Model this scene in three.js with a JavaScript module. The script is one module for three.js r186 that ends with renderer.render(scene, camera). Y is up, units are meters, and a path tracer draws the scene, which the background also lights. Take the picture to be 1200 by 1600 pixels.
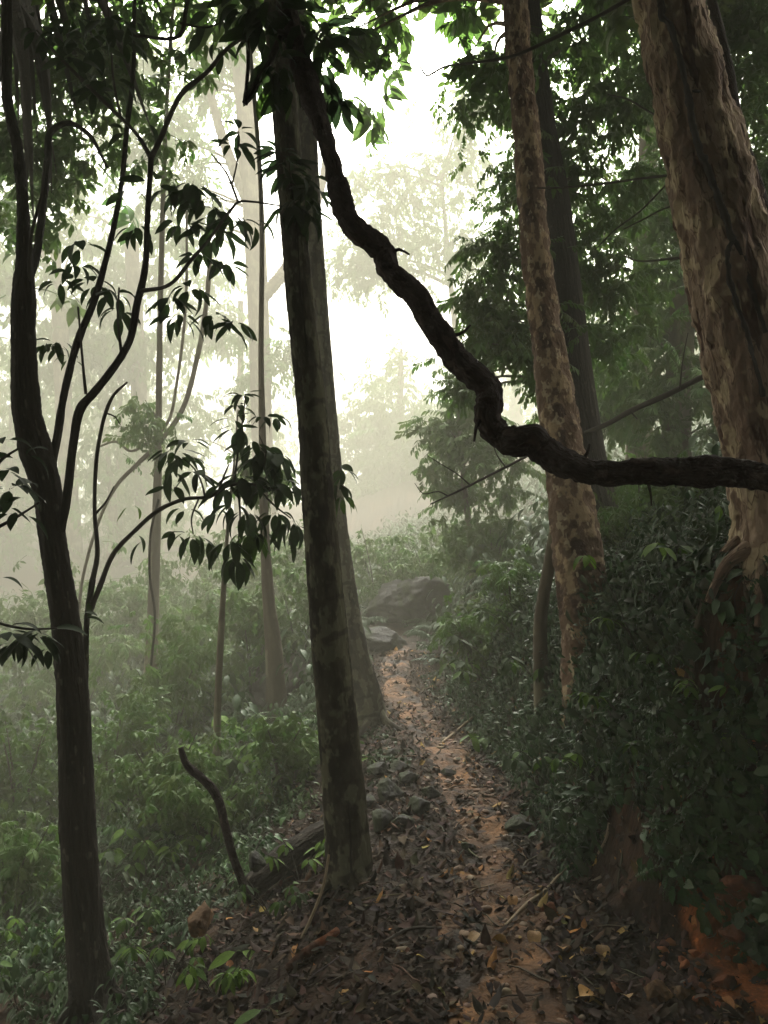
import * as THREE from 'three';
import { mergeGeometries } from 'three/addons/utils/BufferGeometryUtils.js';
import { ImprovedNoise } from 'three/addons/math/ImprovedNoise.js';

// ───────────────────────── camera, sky, sun, exposure, air ─────────────────────────
const scene = new THREE.Scene();
const FOCAL = 1256;                                   // focal length in pixels of the 1200 x 1600 photograph
const PITCH = Math.atan(100 / FOCAL);
const EYE = new THREE.Vector3(0, 1.65, 0);
const camera = new THREE.PerspectiveCamera(2 * Math.atan(800 / FOCAL) * 180 / Math.PI, 0.75, 0.05, 400);
camera.position.copy(EYE);
camera.lookAt(0, EYE.y + Math.sin(PITCH), -Math.cos(PITCH));

const SUN = new THREE.Vector3(0.02, 0.78, -0.63).normalize();
{ // misty overcast sky, brightest round the veiled sun
  const W = 512, H = 256, data = new Float32Array(W * H * 4), d = new THREE.Vector3();
  for (let j = 0; j < H; j++) for (let i = 0; i < W; i++) {
    const az = ((i + 0.5) / W - 0.5) * 2 * Math.PI, el = ((j + 0.5) / H - 0.5) * Math.PI;
    d.set(Math.cos(az) * Math.cos(el), Math.sin(el), Math.sin(az) * Math.cos(el));
    const ang = Math.acos(Math.min(1, d.dot(SUN)));
    const glow = 9.0 * Math.exp(-((ang / 0.40) ** 2)) + 0.5 * Math.exp(-((ang / 0.8) ** 2));
    const base = 0.4 + 1.1 * Math.max(0, Math.sin(el));
    const k = (j * W + i) * 4;
    data[k] = base + glow; data[k + 1] = base * 0.985 + glow * 0.98; data[k + 2] = base * 0.94 + glow * 0.88; data[k + 3] = 1;
  }
  const sky = new THREE.DataTexture(data, W, H, THREE.RGBAFormat, THREE.FloatType);
  sky.mapping = THREE.EquirectangularReflectionMapping; sky.magFilter = THREE.LinearFilter; sky.needsUpdate = true;
  scene.background = sky; scene.environment = sky;
}
const sun = new THREE.DirectionalLight(new THREE.Color(1.0, 0.95, 0.84), 1.5);
sun.position.copy(SUN).multiplyScalar(60); sun.castShadow = true; sun.shadow.radius = 22;
sun.shadow.mapSize.set(4096, 4096);
Object.assign(sun.shadow.camera, { left: -40, right: 40, top: 40, bottom: -40, near: 1, far: 140 });
scene.add(sun, sun.target);
scene.fog = new THREE.FogExp2(new THREE.Color(0.98, 0.945, 0.78), 0.0185);

const renderer = new THREE.WebGLRenderer({ antialias: true });
renderer.setSize(768, 1024);
renderer.toneMapping = THREE.LinearToneMapping;
renderer.toneMappingExposure = 3.9;
renderer.shadowMap.enabled = true;

// ───────────────────────── helpers ─────────────────────────
const V = (x, y, z) => new THREE.Vector3(x, y, z);
function rng(seed) { let s = seed >>> 0; return () => { s = (s + 0x6d2b79f5) | 0; let t = Math.imul(s ^ (s >>> 15), 1 | s); t = (t + Math.imul(t ^ (t >>> 7), 61 | t)) ^ t; return ((t ^ (t >>> 14)) >>> 0) / 4294967296; }; }
const R = rng(20240611);
const rr = (a, b) => a + (b - a) * R();
const gauss = () => (R() + R() + R() + R() - 2) * 0.866;
const perlin = new ImprovedNoise();
const noise = (x, y, z) => perlin.noise(x + 101.3, y + 57.7, z + 33.1);
function fbm(x, y, z, o = 4) { let a = 1, s = 0, n = 0; for (let i = 0; i < o; i++) { s += a * noise(x, y, z); n += a; a *= 0.5; x *= 2.03; y *= 2.03; z *= 2.03; } return s / n; }
const clamp = THREE.MathUtils.clamp, lerp = THREE.MathUtils.lerp;
const sst = (a, b, x) => { const t = clamp((x - a) / (b - a), 0, 1); return t * t * (3 - 2 * t); };
function table(rows) { return (d) => { if (d <= rows[0][0]) return rows[0][1]; for (let i = 1; i < rows.length; i++) if (d <= rows[i][0]) { const t = (d - rows[i - 1][0]) / (rows[i][0] - rows[i - 1][0]), s = t * t * (3 - 2 * t) * 0.5 + t * 0.5; return lerp(rows[i - 1][1], rows[i][1], s); } return rows[rows.length - 1][1]; }; }
// a surveyed point: where the sight line of a photograph pixel reaches the given distance ahead
const UPV = V(0, Math.cos(PITCH), Math.sin(PITCH)), FWD = V(0, Math.sin(PITCH), -Math.cos(PITCH));
const at = (px, py, t) => EYE.clone().addScaledVector(V(1, 0, 0), (px - 600) / FOCAL * t).addScaledVector(UPV, (800 - py) / FOCAL * t).addScaledVector(FWD, t);

// ───────────────────────── terrain ─────────────────────────
const pathX = table([[-20, 0.2], [0, 0.4], [3, 0.46], [3.9, 0.5], [4.6, 0.6], [5.5, 0.64], [6.5, 0.58], [7.5, 0.46], [9.5, 0.16], [12, 0.15], [16, 0.7], [30, 2]]);
const pathY = table([[-20, -0.6], [0, 0], [3, 0], [4.2, 0.02], [5.5, 0.1], [7.5, 0.17], [9.5, 0.32], [12, 0.72], [15, 1.25], [22, 2.3], [40, 4], [75, 5]]);
const bankFoot = table([[1, 1.7], [2.9, 1.5], [3.3, 1.2], [3.65, 0.8], [4.0, 0.57], [4.5, 0.43], [5, 0.38], [7, 0.4], [9, 0.5], [12, 1.0], [20, 2.4]]);
const bankHigh = table([[1, 1.0], [3, 1.4], [3.6, 1.6], [4, 1.7], [6, 1.6], [9, 1.15], [14, 0.9], [25, 1.5]]);
function land(x, d) {
  const u = x - pathX(d); let y = pathY(d);
  const v = -u - 0.5; if (v > 0) y -= 4.2 * (1 - Math.exp(-v * 0.43 / 4.2)) * sst(0, 0.7, v) * 0.55 + 4.2 * (1 - Math.exp(-v * 0.43 / 4.2)) * 0.45;
  const w = u - bankFoot(d); if (w > 0) { const wide = lerp(1.0, 0.66, sst(3.0, 3.8, d)); y += bankHigh(d) * sst(0, wide, w); if (w > 0.7) y += 6.5 * (1 - Math.exp(-(w - 0.7) * 0.5 / 6.5)); }
  y += 5 * sst(26, 64, d);
  const rough = sst(0.25, 0.7, Math.abs(u));
  y += (0.05 + 0.1 * sst(0.6, 2, Math.abs(u))) * fbm(x * 0.9, d * 0.9, 1.7, 3) + (0.012 + 0.045 * rough) * fbm(x * 4.2, d * 4.2, 5.1, 3) + (w > 0 ? 0.12 * sst(0, 0.2, w) * sst(12, 8, d) * fbm(x * 6, d * 6, 2.2, 3) : 0);
  return y;
}
const onLand = (x, d, lift = 0) => V(x, land(x, d) + lift, -d);
function hit(px, py) { // where the sight line of a pixel meets the ground
  let t = 1.2; for (; t < 70; t *= 1.006) { const p = at(px, py, t); if (p.y < land(p.x, -p.z)) break; }
  const p = at(px, py, t); p.y = land(p.x, -p.z); return p;
}
function landNormal(x, d) { const e = 0.06; return V(land(x - e, d) - land(x + e, d), 2 * e, land(x, d + e) - land(x, d - e)).normalize(); }

// ───────────────────────── naming ─────────────────────────
const taken = {};
function numbered(name) { const n = taken[name] = (taken[name] ?? -1) + 1; return n ? `${name}_${String(n).padStart(3, '0')}` : name; }
function tag(o, label, category, group, kind) { o.userData = { label }; if (category) o.userData.category = category; if (group) o.userData.group = group; if (kind) o.userData.kind = kind; return o; }
function thing(name, label, category, pos, group) { const o = new THREE.Group(); o.name = numbered(name); o.position.copy(pos); scene.add(o); return tag(o, label, category, group); }
function mesh(name, geo, mat, parent, pos) { const m = new THREE.Mesh(geo, mat); m.name = parent ? name : numbered(name); m.castShadow = m.receiveShadow = true; if (pos) m.position.copy(pos); (parent || scene).add(m); return m; }
function copies(name, geo, mat, list, parent) { // list: [matrix, colour]
  const m = new THREE.InstancedMesh(geo, mat, list.length); m.name = parent ? name : numbered(name); m.castShadow = m.receiveShadow = true;
  list.forEach(([mx, c], i) => { m.setMatrixAt(i, mx); m.setColorAt(i, c); }); (parent || scene).add(m); return m;
}

// ───────────────────────── textures ─────────────────────────
function tileNoise(seed) {
  const hash = (i, j) => { let h = Math.imul(i, 374761393) + Math.imul(j, 668265263) + Math.imul(seed, 974634777); h = Math.imul(h ^ (h >>> 13), 1274126177); return ((h ^ (h >>> 16)) >>> 0) / 4294967296; };
  return (u, v, p, q) => { const x = u * p, y = v * q, i = Math.floor(x), j = Math.floor(y), a = x - i, b = y - j, s = a * a * (3 - 2 * a), t = b * b * (3 - 2 * b), w = (k, n) => ((k % n) + n) % n;
    const h = (m, n) => hash(w(m, p), w(n, q)); return lerp(lerp(h(i, j), h(i + 1, j), s), lerp(h(i, j + 1), h(i + 1, j + 1), s), t); };
}
function tileFbm(n, u, v, p, q, o = 4) { let a = 1, s = 0, t = 0; for (let i = 0; i < o; i++) { s += a * n(u, v, p, q); t += a; a *= 0.55; p *= 2; q *= 2; } return s / t; }
function texture(n, fn, srgb) {
  const data = new Uint8Array(n * n * 4);
  for (let j = 0; j < n; j++) for (let i = 0; i < n; i++) { const c = fn(i / n, j / n), k = (j * n + i) * 4; data[k] = clamp(c[0], 0, 255); data[k + 1] = clamp(c[1], 0, 255); data[k + 2] = clamp(c[2], 0, 255); data[k + 3] = 255; }
  const t = new THREE.DataTexture(data, n, n); t.wrapS = t.wrapT = THREE.RepeatWrapping; t.magFilter = THREE.LinearFilter; t.minFilter = THREE.LinearMipmapLinearFilter; t.generateMipmaps = true;
  if (srgb) t.colorSpace = THREE.SRGBColorSpace; t.needsUpdate = true; return t;
}
const mix3 = (a, b, t) => [lerp(a[0], b[0], t), lerp(a[1], b[1], t), lerp(a[2], b[2], t)];
function barkMaterial(seed, tile, bump, rough, fn) { // fn(u, v, fbm) -> { c: [r, g, b] sRGB bytes, h: 0..1 }
  const n = tileNoise(seed), f = (u, v, p, q, o) => tileFbm(n, u, v, p, q, o), N = 512;
  const map = texture(N, (u, v) => fn(u, v, f).c, true), bumpMap = texture(N, (u, v) => { const h = fn(u, v, f).h * 255; return [h, h, h]; });
  for (const t of [map, bumpMap]) t.repeat.set(1 / tile[0], 1 / tile[1]);
  return new THREE.MeshPhysicalMaterial({ map, bumpMap, bumpScale: bump, roughness: rough, specularIntensity: 0.35 });
}
const barkSmooth = barkMaterial(3, [0.8, 1.3], 0.025, 0.9, (u, v, f) => {
  const grain = f(u, v, 24, 10, 4), band = f(u, v, 3, 18, 3), patch = f(u + 0.3, v, 10, 13, 4), fleck = f(u, v + 0.4, 40, 34, 2), dark = f(u + 0.6, v, 5, 5, 4);
  let c = mix3([52, 48, 40], [88, 83, 68], grain); c = mix3(c, [40, 35, 31], sst(0.5, 0.68, dark) * 0.8); c = mix3(c, [112, 111, 90], sst(0.5, 0.6, patch) * 0.75 + sst(0.66, 0.8, fleck) * 0.3); c = mix3(c, [44, 39, 34], sst(0.62, 0.75, band) * 0.6);
  return { c, h: grain * 0.5 + band * 0.25 + patch * 0.25 };
});
const barkDark = barkMaterial(7, [0.5, 0.9], 0.03, 0.92, (u, v, f) => {
  const fis = f(u, v, 22, 5, 4), fine = f(u, v, 40, 30, 3), spot = f(u + 0.2, v, 10, 12, 3);
  let c = mix3([32, 28, 25], [64, 57, 50], fis * 0.6 + fine * 0.4); c = mix3(c, [118, 112, 96], sst(0.68, 0.8, spot) * 0.6); c = mix3(c, [28, 24, 22], sst(0.56, 0.4, fis) * 0.5);
  return { c, h: fis * 0.7 + fine * 0.3 };
});
const barkPatchy = barkMaterial(11, [0.7, 1.0], 0.025, 0.88, (u, v, f) => {
  const p = f(u, v, 9, 10, 4), q = f(u + 0.5, v + 0.2, 6, 9, 4), fine = f(u, v, 48, 44, 3), k = f(u + 0.1, v + 0.7, 16, 18, 3);
  let c = mix3([88, 68, 56], [120, 100, 82], fine); c = mix3(c, [168, 148, 118], sst(0.52, 0.62, p) * 0.8); c = mix3(c, [56, 40, 34], sst(0.56, 0.66, q) * 0.75); c = mix3(c, [178, 166, 138], sst(0.66, 0.74, k) * 0.8);
  return { c, h: p * 0.4 + fine * 0.3 + k * 0.3 };
});
const barkFlaky = barkMaterial(17, [0.9, 1.4], 0.03, 0.85, (u, v, f) => {
  const p = f(u, v, 8, 5, 4), q = f(u + 0.4, v + 0.1, 12, 5, 4), fine = f(u, v, 60, 36, 3), l = f(u + 0.7, v + 0.3, 10, 12, 3), s = f(u + 0.2, v + 0.6, 16, 8, 3);
  let c = mix3([140, 119, 102], [184, 161, 140], fine * 0.7 + p * 0.3); c = mix3(c, [108, 86, 73], sst(0.5, 0.62, q) * 0.7); c = mix3(c, [196, 178, 146], sst(0.6, 0.68, l) * 0.8); c = mix3(c, [70, 46, 38], sst(0.66, 0.74, s) * 0.9); c = mix3(c, [66, 46, 38], sst(0.022, 0.0, Math.abs(q - 0.5)) * 0.65); c = mix3(c, [84, 62, 50], sst(0.018, 0.0, Math.abs(p - 0.52)) * 0.6);
  return { c, h: clamp(p * 0.4 + fine * 0.3 + l * 0.3 - sst(0.62, 0.74, s) * 0.5 - sst(0.5, 0.6, q) * 0.15 + 0.2, 0, 1) };
});
const barkVine = barkMaterial(23, [0.25, 0.5], 0.03, 0.82, (u, v, f) => {
  const w = f(u, v, 18, 5, 4), fine = f(u, v, 40, 40, 3), m = f(u + 0.3, v, 7, 7, 3);
  let c = mix3([34, 26, 25], [66, 53, 50], w * 0.5 + fine * 0.5); c = mix3(c, [106, 92, 82], sst(0.62, 0.76, m) * 0.5);
  return { c, h: w * 0.6 + fine * 0.4 };
});
const barkFar = barkMaterial(29, [1.0, 1.6], 0.02, 0.95, (u, v, f) => {
  const w = f(u, v, 16, 5, 4), m = f(u + 0.3, v, 6, 6, 3); let c = mix3([66, 58, 48], [104, 96, 82], w); c = mix3(c, [128, 126, 104], sst(0.55, 0.7, m) * 0.6); return { c, h: w };
});
const seamMat = new THREE.MeshStandardMaterial({ color: new THREE.Color().setRGB(0.022, 0.016, 0.013), roughness: 1 });
const paleRoot = new THREE.MeshStandardMaterial({ color: new THREE.Color().setRGB(0.12, 0.09, 0.06), roughness: 0.95 });
const twigMat = new THREE.MeshStandardMaterial({ color: new THREE.Color().setRGB(0.045, 0.036, 0.028), roughness: 0.9 });
const paleTwigMat = new THREE.MeshStandardMaterial({ color: new THREE.Color().setRGB(0.26, 0.2, 0.13), roughness: 0.9 });

// leaves: thin sheets that let some light through
const veins = (() => { const n = tileNoise(41); return texture(128, (u, v) => { const a = Math.abs(u - 0.5) * 2, r = Math.abs(((v * 9 - a * 1.6) % 1 + 1) % 1 - 0.5) * 2, g = 205 + 40 * n(u, v, 14, 14) - 34 * sst(0.86, 1, r) + (a < 0.06 ? 16 : 0); return [g, g, g * 0.96]; }, true); })();
const leafMaterial = (r, g, b, through = 0.35) => new THREE.MeshPhysicalMaterial({ color: new THREE.Color().setRGB(r, g, b), map: veins, roughness: 0.72, transmission: through, thickness: 0, ior: 1.4, specularIntensity: 0.4, side: THREE.DoubleSide });
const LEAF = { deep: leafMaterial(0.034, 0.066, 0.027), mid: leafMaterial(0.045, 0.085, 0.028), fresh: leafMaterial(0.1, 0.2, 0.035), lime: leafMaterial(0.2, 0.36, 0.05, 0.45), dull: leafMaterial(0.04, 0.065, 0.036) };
const sprayMat = leafMaterial(0.11, 0.175, 0.06, 0.5), coverMat = leafMaterial(0.045, 0.085, 0.034, 0.3); coverMat.roughness = 0.55; coverMat.specularIntensity = 0.7;
const litterMat = new THREE.MeshPhysicalMaterial({ color: 0xffffff, map: veins, roughness: 0.8, specularIntensity: 0.4, side: THREE.DoubleSide });

// ───────────────────────── limbs ─────────────────────────
function limb(pts, rad, o = {}) {
  const curve = new THREE.CatmullRomCurve3(pts, false, 'centripetal'), k = pts.length - 1;
  const len = curve.getLength(), n = o.n || Math.max(4, Math.ceil(len / (o.step || 0.08))), m = o.m || 8;
  const pos = [], uv = [], idx = [], T = V(), N = V(0, 0, -1), B = V(), P = V(), last = V(), D = V(); let s = 0;
  const amp = o.amp ?? 0.06, fr = o.freq ?? 5, st = o.stretch ?? 0.35;
  for (let i = 0; i <= n; i++) {
    const t = i / n; curve.getPoint(t, P); curve.getTangent(t, T); if (i) s += P.distanceTo(last); last.copy(P);
    N.addScaledVector(T, -N.dot(T)); if (N.lengthSq() < 1e-6) N.set(1, 0, 0).addScaledVector(T, -T.x); N.normalize(); B.crossVectors(T, N);
    const f = t * k, a = Math.min(k - 1, Math.floor(f)), q = f - a, r = lerp(rad[a], rad[a + 1], q * q * (3 - 2 * q) * 0.5 + q * 0.5);
    for (let j = 0; j <= m; j++) {
      const g = (j % m) / m * 2 * Math.PI; D.copy(N).multiplyScalar(Math.cos(g)).addScaledVector(B, Math.sin(g));
      const x = P.x + D.x * r, y = P.y + D.y * r, z = P.z + D.z * r;
      let e = r * (1 + amp * fbm(x * fr, y * fr * st, z * fr, 3)); if (o.shape) e += o.shape(g, s, t, r, D, P);
      pos.push(P.x + D.x * e, P.y + D.y * e, P.z + D.z * e); uv.push(j / m * 2 * Math.PI * (o.uvRadius || rad[0]), s);
      if (i && j) { const w = m + 1, p = i * w + j; idx.push(p - w - 1, p - 1, p, p - w - 1, p, p - w); }
    }
  }
  for (const end of [0, n]) { const c = pos.length / 3; curve.getPoint(end / n, P); pos.push(P.x, P.y, P.z); uv.push(0, end ? s : 0); for (let j = 0; j < m; j++) { const p = end * (m + 1) + j; end ? idx.push(p, c, p + 1) : idx.push(p, p + 1, c); } }
  // wind faces outwards
  const g = new THREE.BufferGeometry(); g.setAttribute('position', new THREE.Float32BufferAttribute(pos, 3)); g.setAttribute('uv', new THREE.Float32BufferAttribute(uv, 2));
  for (let i = 0; i < idx.length; i += 3) { const q = idx[i + 1]; idx[i + 1] = idx[i + 2]; idx[i + 2] = q; }
  g.setIndex(idx); g.computeVertexNormals(); g.userData = { curve, rad, len }; return g;
}
const local = (pts, base) => pts.map((p) => p.clone().sub(base));
const fromPixels = (rows) => ({ pts: rows.map(([x, y, t]) => at(x, y, t)), rad: rows.map(([, , t, w]) => w / 2 / FOCAL * t) });

// ───────────────────────── leaves ─────────────────────────
function leafGeometry(len, wid, { n = 4, fold = 0.25, droop = 0.3, tip = 0.75, stalk = 0.12, wave = 0, lobes = 0 } = {}) { // along +z, upper side +y
  const pos = [], uv = [], idx = [];
  for (let i = 0; i <= n; i++) {
    const t = i / n, w = wid / 2 * Math.pow(Math.sin(Math.PI * Math.pow(t, tip)), 0.85) * (1 + lobes * Math.cos(i * Math.PI)) + (i === 0 ? wid * 0.02 : 0);
    const a = droop * t, z = len * (stalk + t * (1 - stalk) * Math.cos(a * 0.8)), y = -len * t * Math.sin(a) * 0.7 + wave * len * Math.sin(t * 9);
    pos.push(-w, y + fold * w, z, 0, y, z, w, y + fold * w, z); uv.push(0.5 - w / wid, t, 0.5, t, 0.5 + w / wid, t);
    if (i) { const b = i * 3; idx.push(b - 3, b, b - 2, b - 2, b, b + 1, b - 2, b + 1, b - 1, b - 1, b + 1, b + 2); }
  }
  if (stalk > 0) { const b = pos.length / 3, w = wid * 0.03; pos.push(-w, 0, 0, w, 0, 0, 0, 0, len * stalk * 1.1); uv.push(0.5, 0, 0.5, 0, 0.5, 0); idx.push(b, b + 2, b + 1); }
  const g = new THREE.BufferGeometry(); g.setAttribute('position', new THREE.Float32BufferAttribute(pos, 3)); g.setAttribute('uv', new THREE.Float32BufferAttribute(uv, 2)); g.setIndex(idx); g.computeVertexNormals(); return g;
}
const _e = new THREE.Euler(), _q = new THREE.Quaternion(), _s = V(), _p = V();
function placed(g, p, yaw, pitch, roll, s) { const c = g.clone(); _q.setFromEuler(_e.set(pitch, yaw, roll, 'YXZ')); c.applyMatrix4(new THREE.Matrix4().compose(p, _q, _s.setScalar(s))); return c; }
const smallLeaf = leafGeometry(1, 0.37, { n: 4, fold: 0.3, droop: 0.5, stalk: 0.1, tip: 0.86 });
function spray(leaves, len, whorl, seed) { // a twig of unit length with leaves, growing along +z
  const q = rng(seed), parts = [], bend = (t) => V(0.1 * Math.sin(t * 3 + seed), -0.3 * t * t, t);
  for (let i = 0; i < leaves; i++) {
    const t = whorl ? 0.45 + 0.55 * Math.pow(i / leaves, 0.6) : 0.15 + 0.85 * i / leaves, side = i % 2 ? 1 : -1;
    const yaw = whorl ? i * 2.4 + q() * 0.6 : side * (0.6 + 0.7 * q()) * (1 - 0.35 * t), pitch = 0.2 + 0.75 * q();
    parts.push(placed(smallLeaf, bend(t), yaw, pitch, (q() - 0.5) * 1.2, len * (0.7 + 0.5 * q())));
  }
  const tw = limb([0, 0.35, 0.7, 1].map(bend), [0.018, 0.014, 0.01, 0.005], { n: 3, m: 3, amp: 0 }); parts.push(tw);
  return mergeGeometries(parts.map((g) => { const c = new THREE.BufferGeometry(); for (const a of ['position', 'normal', 'uv']) c.setAttribute(a, g.getAttribute(a)); c.setIndex(g.getIndex()); return c; }));
}
const SPRAYS = [spray(13, 0.36, false, 3), spray(12, 0.4, true, 5), spray(15, 0.32, false, 9), spray(10, 0.46, true, 12)];
function rosette(leaves, len, rise, seed, leaf = smallLeaf) { // small plant, unit radius
  const q = rng(seed), parts = [];
  for (let i = 0; i < leaves; i++) { const y = rise * q(), a = i * 2.4 + q(), rad = 0.15 + 0.75 * q() * (1 - 0.5 * y / (rise + 0.01)); parts.push(placed(leaf, V(Math.sin(a) * rad * 0.5, y, Math.cos(a) * rad * 0.5), a, 0.1 + 0.5 * q(), (q() - 0.5) * 0.7, len * (0.6 + 0.7 * q()))); }
  return mergeGeometries(parts);
}
const broadLeaf = leafGeometry(1, 0.62, { n: 5, fold: 0.2, droop: 0.55, stalk: 0.25, tip: 0.7 });
function fronds(count, seed) { // arching feathery leaves
  const q = rng(seed), parts = [];
  for (let i = 0; i < count; i++) { const a = i * 2.4 + q(), L = 0.9 + 0.5 * q(); for (let k = 0; k < 11; k++) for (const side of [-1, 1]) { const t = 0.15 + 0.85 * k / 11, p = V(Math.sin(a) * t * L, 0.9 * t - 0.75 * t * t * L, Math.cos(a) * t * L); parts.push(placed(smallLeaf, p, a + side * 1.15 * (1 - 0.4 * t), 0.25 + 0.3 * q(), 0, 0.34 * (1 - 0.6 * t) * (0.85 + 0.3 * q()))); } }
  return mergeGeometries(parts);
}
const COVERS = [rosette(10, 0.62, 0.5, 21), fronds(5, 22), rosette(8, 0.7, 0.4, 23, broadLeaf), rosette(22, 0.4, 1.5, 24)];
const tint = (r, g, b, v) => new THREE.Color().setRGB(r * (1 + v * gauss()), g * (1 + v * gauss()), b * (1 + v * gauss()));

// ───────────────────────── ground ─────────────────────────
const soilBump = (() => { const n = tileNoise(51); return texture(512, (u, v) => { const h = 255 * (0.6 * tileFbm(n, u, v, 10, 10, 5) + 0.4 * tileFbm(n, u + 0.3, v, 48, 48, 3)); return [h, h, h]; }); })();
const soilGrain = (() => { const n = tileNoise(53); return texture(512, (u, v) => { const a = tileFbm(n, u, v, 9, 9, 5), b = n(u, v, 120, 120), k = 150 + 120 * (a - 0.2) + 50 * (b - 0.5); const s = sst(0.86, 0.95, n(u + 0.2, v, 90, 90)); return [k + s * 60, k * 0.98 + s * 50, k * 0.95 + s * 40]; }, true); })();
for (const t of [soilBump, soilGrain]) t.repeat.set(1 / 0.9, 1 / 0.9);
const soilMat = new THREE.MeshPhysicalMaterial({ specularIntensity: 0.3, vertexColors: true, map: soilGrain, bumpMap: soilBump, bumpScale: 0.02, roughness: 0.9 });
const pathMat = new THREE.MeshPhysicalMaterial({ specularIntensity: 0.35, vertexColors: true, map: soilGrain, bumpMap: soilBump, bumpScale: 0.018, roughness: 0.75 });
function steps(lo, hi, a, b, fine, grow) { const out = []; for (let x = a; x <= b; x += fine) out.push(x); let s = fine; for (let x = b; x < hi;) { s = Math.min(3, s * grow); x += s; out.push(x); } s = fine; for (let x = a; x > lo;) { s = Math.min(3, s * grow); x -= s; out.unshift(x); } return out; }
const pathWidth = (d) => 0.2 + 0.09 * noise(d * 1.1, 3, 1) + 0.06 * sst(4.6, 2.6, d);
const CLAY = hit(1165, 1525), DAMP = hit(990, 1430);
function sheet(xs, ds, y, color) {
  const pos = [], col = [], uv = [], idx = [], w = xs.length;
  ds.forEach((d, i) => xs.forEach((x, j) => { pos.push(x, y(x, d), -d); uv.push(x, d); col.push(...color(x, d)); if (i && j) { const p = i * w + j; idx.push(p - w - 1, p - w, p, p - w - 1, p, p - 1); } }));
  const g = new THREE.BufferGeometry(); g.setAttribute('position', new THREE.Float32BufferAttribute(pos, 3)); g.setAttribute('color', new THREE.Float32BufferAttribute(col, 3)); g.setAttribute('uv', new THREE.Float32BufferAttribute(uv, 2)); g.setIndex(idx); g.computeVertexNormals(); return g;
}
{
  const soil = [0.04, 0.027, 0.02], brown = [0.09, 0.05, 0.032], clay = [0.55, 0.19, 0.065];
  const xs = steps(-45, 42, -2.6, 2.7, 0.035, 1.07), ds = steps(-18, 70, 1.6, 9.5, 0.04, 1.06);
  const clod = (x, d) => { const m = sst(1.3, 0.7, Math.hypot((x - CLAY.x - 0.08) / 0.3, (d + CLAY.z) / 0.34)); return m > 0 ? m * (0.05 * Math.abs(fbm(x * 5, d * 5, 17, 3)) + 0.035 * (Math.floor(4 * (fbm(x * 3.1, d * 3.1, 8, 2) + 0.5)) / 4)) : 0; };
  const g = sheet(xs, ds, (x, d) => land(x, d) + clod(x, d) - 0.045 * sst(pathWidth(d) + 0.02, pathWidth(d) - 0.16, Math.abs(x - pathX(d))), (x, d) => {
    const a = fbm(x * 1.4, d * 1.4, 9, 4), b = fbm(x * 7, d * 7, 4, 3); let c = mix3(soil, brown, sst(-0.2, 0.5, a + 0.5 * b));
    const near = Math.hypot((x - CLAY.x - 0.1) / 0.34, (d + CLAY.z) / 0.36) + 1.0 * fbm(x * 4, d * 4, 2, 4); const rim = x - pathX(d) - bankFoot(d); c = mix3(c, clay, sst(1.05, 0.9, near) * (0.85 + 0.6 * b) * sst(0.22, 0.1, rim));
    const cut = sst(0.0, 0.1, rim) * sst(0.9, 0.5, rim) * sst(0.05, 0.35, fbm(x * 3.1, d * 3.1, 12, 3)) * sst(6, 4, d); c = mix3(c, [0.16, 0.07, 0.035], cut * 0.8);
    return c;
  });
  tag(mesh('ground', g, soilMat), 'dark forest soil of the slope with orange clay showing', 'ground', null, 'structure');
  // the trodden strip of bare earth
  const pos = [], col = [], uv = [], idx = [], m = 22; let row = 0;
  for (let d = 0.6; d < 11.8; d += 0.035, row++) for (let j = 0; j <= m; j++) {
    const u = (j / m * 2 - 1) * (pathWidth(d) + 0.16 * fbm(d * 2.6, j > m / 2 ? 4 : 9, 2, 3) + 0.03), x = pathX(d) + u, f = Math.abs(j / m * 2 - 1);
    pos.push(x, land(x, d) + 0.004 - 0.02 * sst(0.75, 1, f) - 0.025 * (1 - f * f) * sst(-0.3, 0.3, noise(d * 1.5, 8, 2)) + 0.05 * fbm(x * 7, d * 7, 3, 4), -d); uv.push(x + 0.37, d + 0.21);
    const a = fbm(x * 3.2, d * 2.2, 14, 4), b = fbm(x * 11, d * 11, 6, 3); let c = mix3([0.14, 0.07, 0.034], [0.4, 0.205, 0.09], sst(-0.25, 0.35, a + 0.4 * b)); c = mix3(c, [0.05, 0.034, 0.027], sst(0.02, 0.26, fbm(x * 3.6, d * 3.6, 30, 4))); col.push(...c);
    if (row && j) { const w = m + 1, p = row * w + j; idx.push(p - w - 1, p - w, p, p - w - 1, p, p - 1); }
  }
  const pg = new THREE.BufferGeometry(); pg.setAttribute('position', new THREE.Float32BufferAttribute(pos, 3)); pg.setAttribute('color', new THREE.Float32BufferAttribute(col, 3)); pg.setAttribute('uv', new THREE.Float32BufferAttribute(uv, 2)); pg.setIndex(idx); pg.computeVertexNormals();
  tag(mesh('path', pg, pathMat), 'narrow trodden path of damp reddish earth winding uphill', 'path', null, 'structure');
}

// ───────────────────────── crowns and trees ─────────────────────────
const UPW = V(0, 1, 0);
function sprayMatrix(p, s, droop = 0.5) { _q.setFromEuler(_e.set(droop * (R() * 2.6 - 0.7), R() * 6.283, gauss() * 0.8, 'YXZ')); return new THREE.Matrix4().compose(p, _q, _s.setScalar(s)); }
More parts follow.
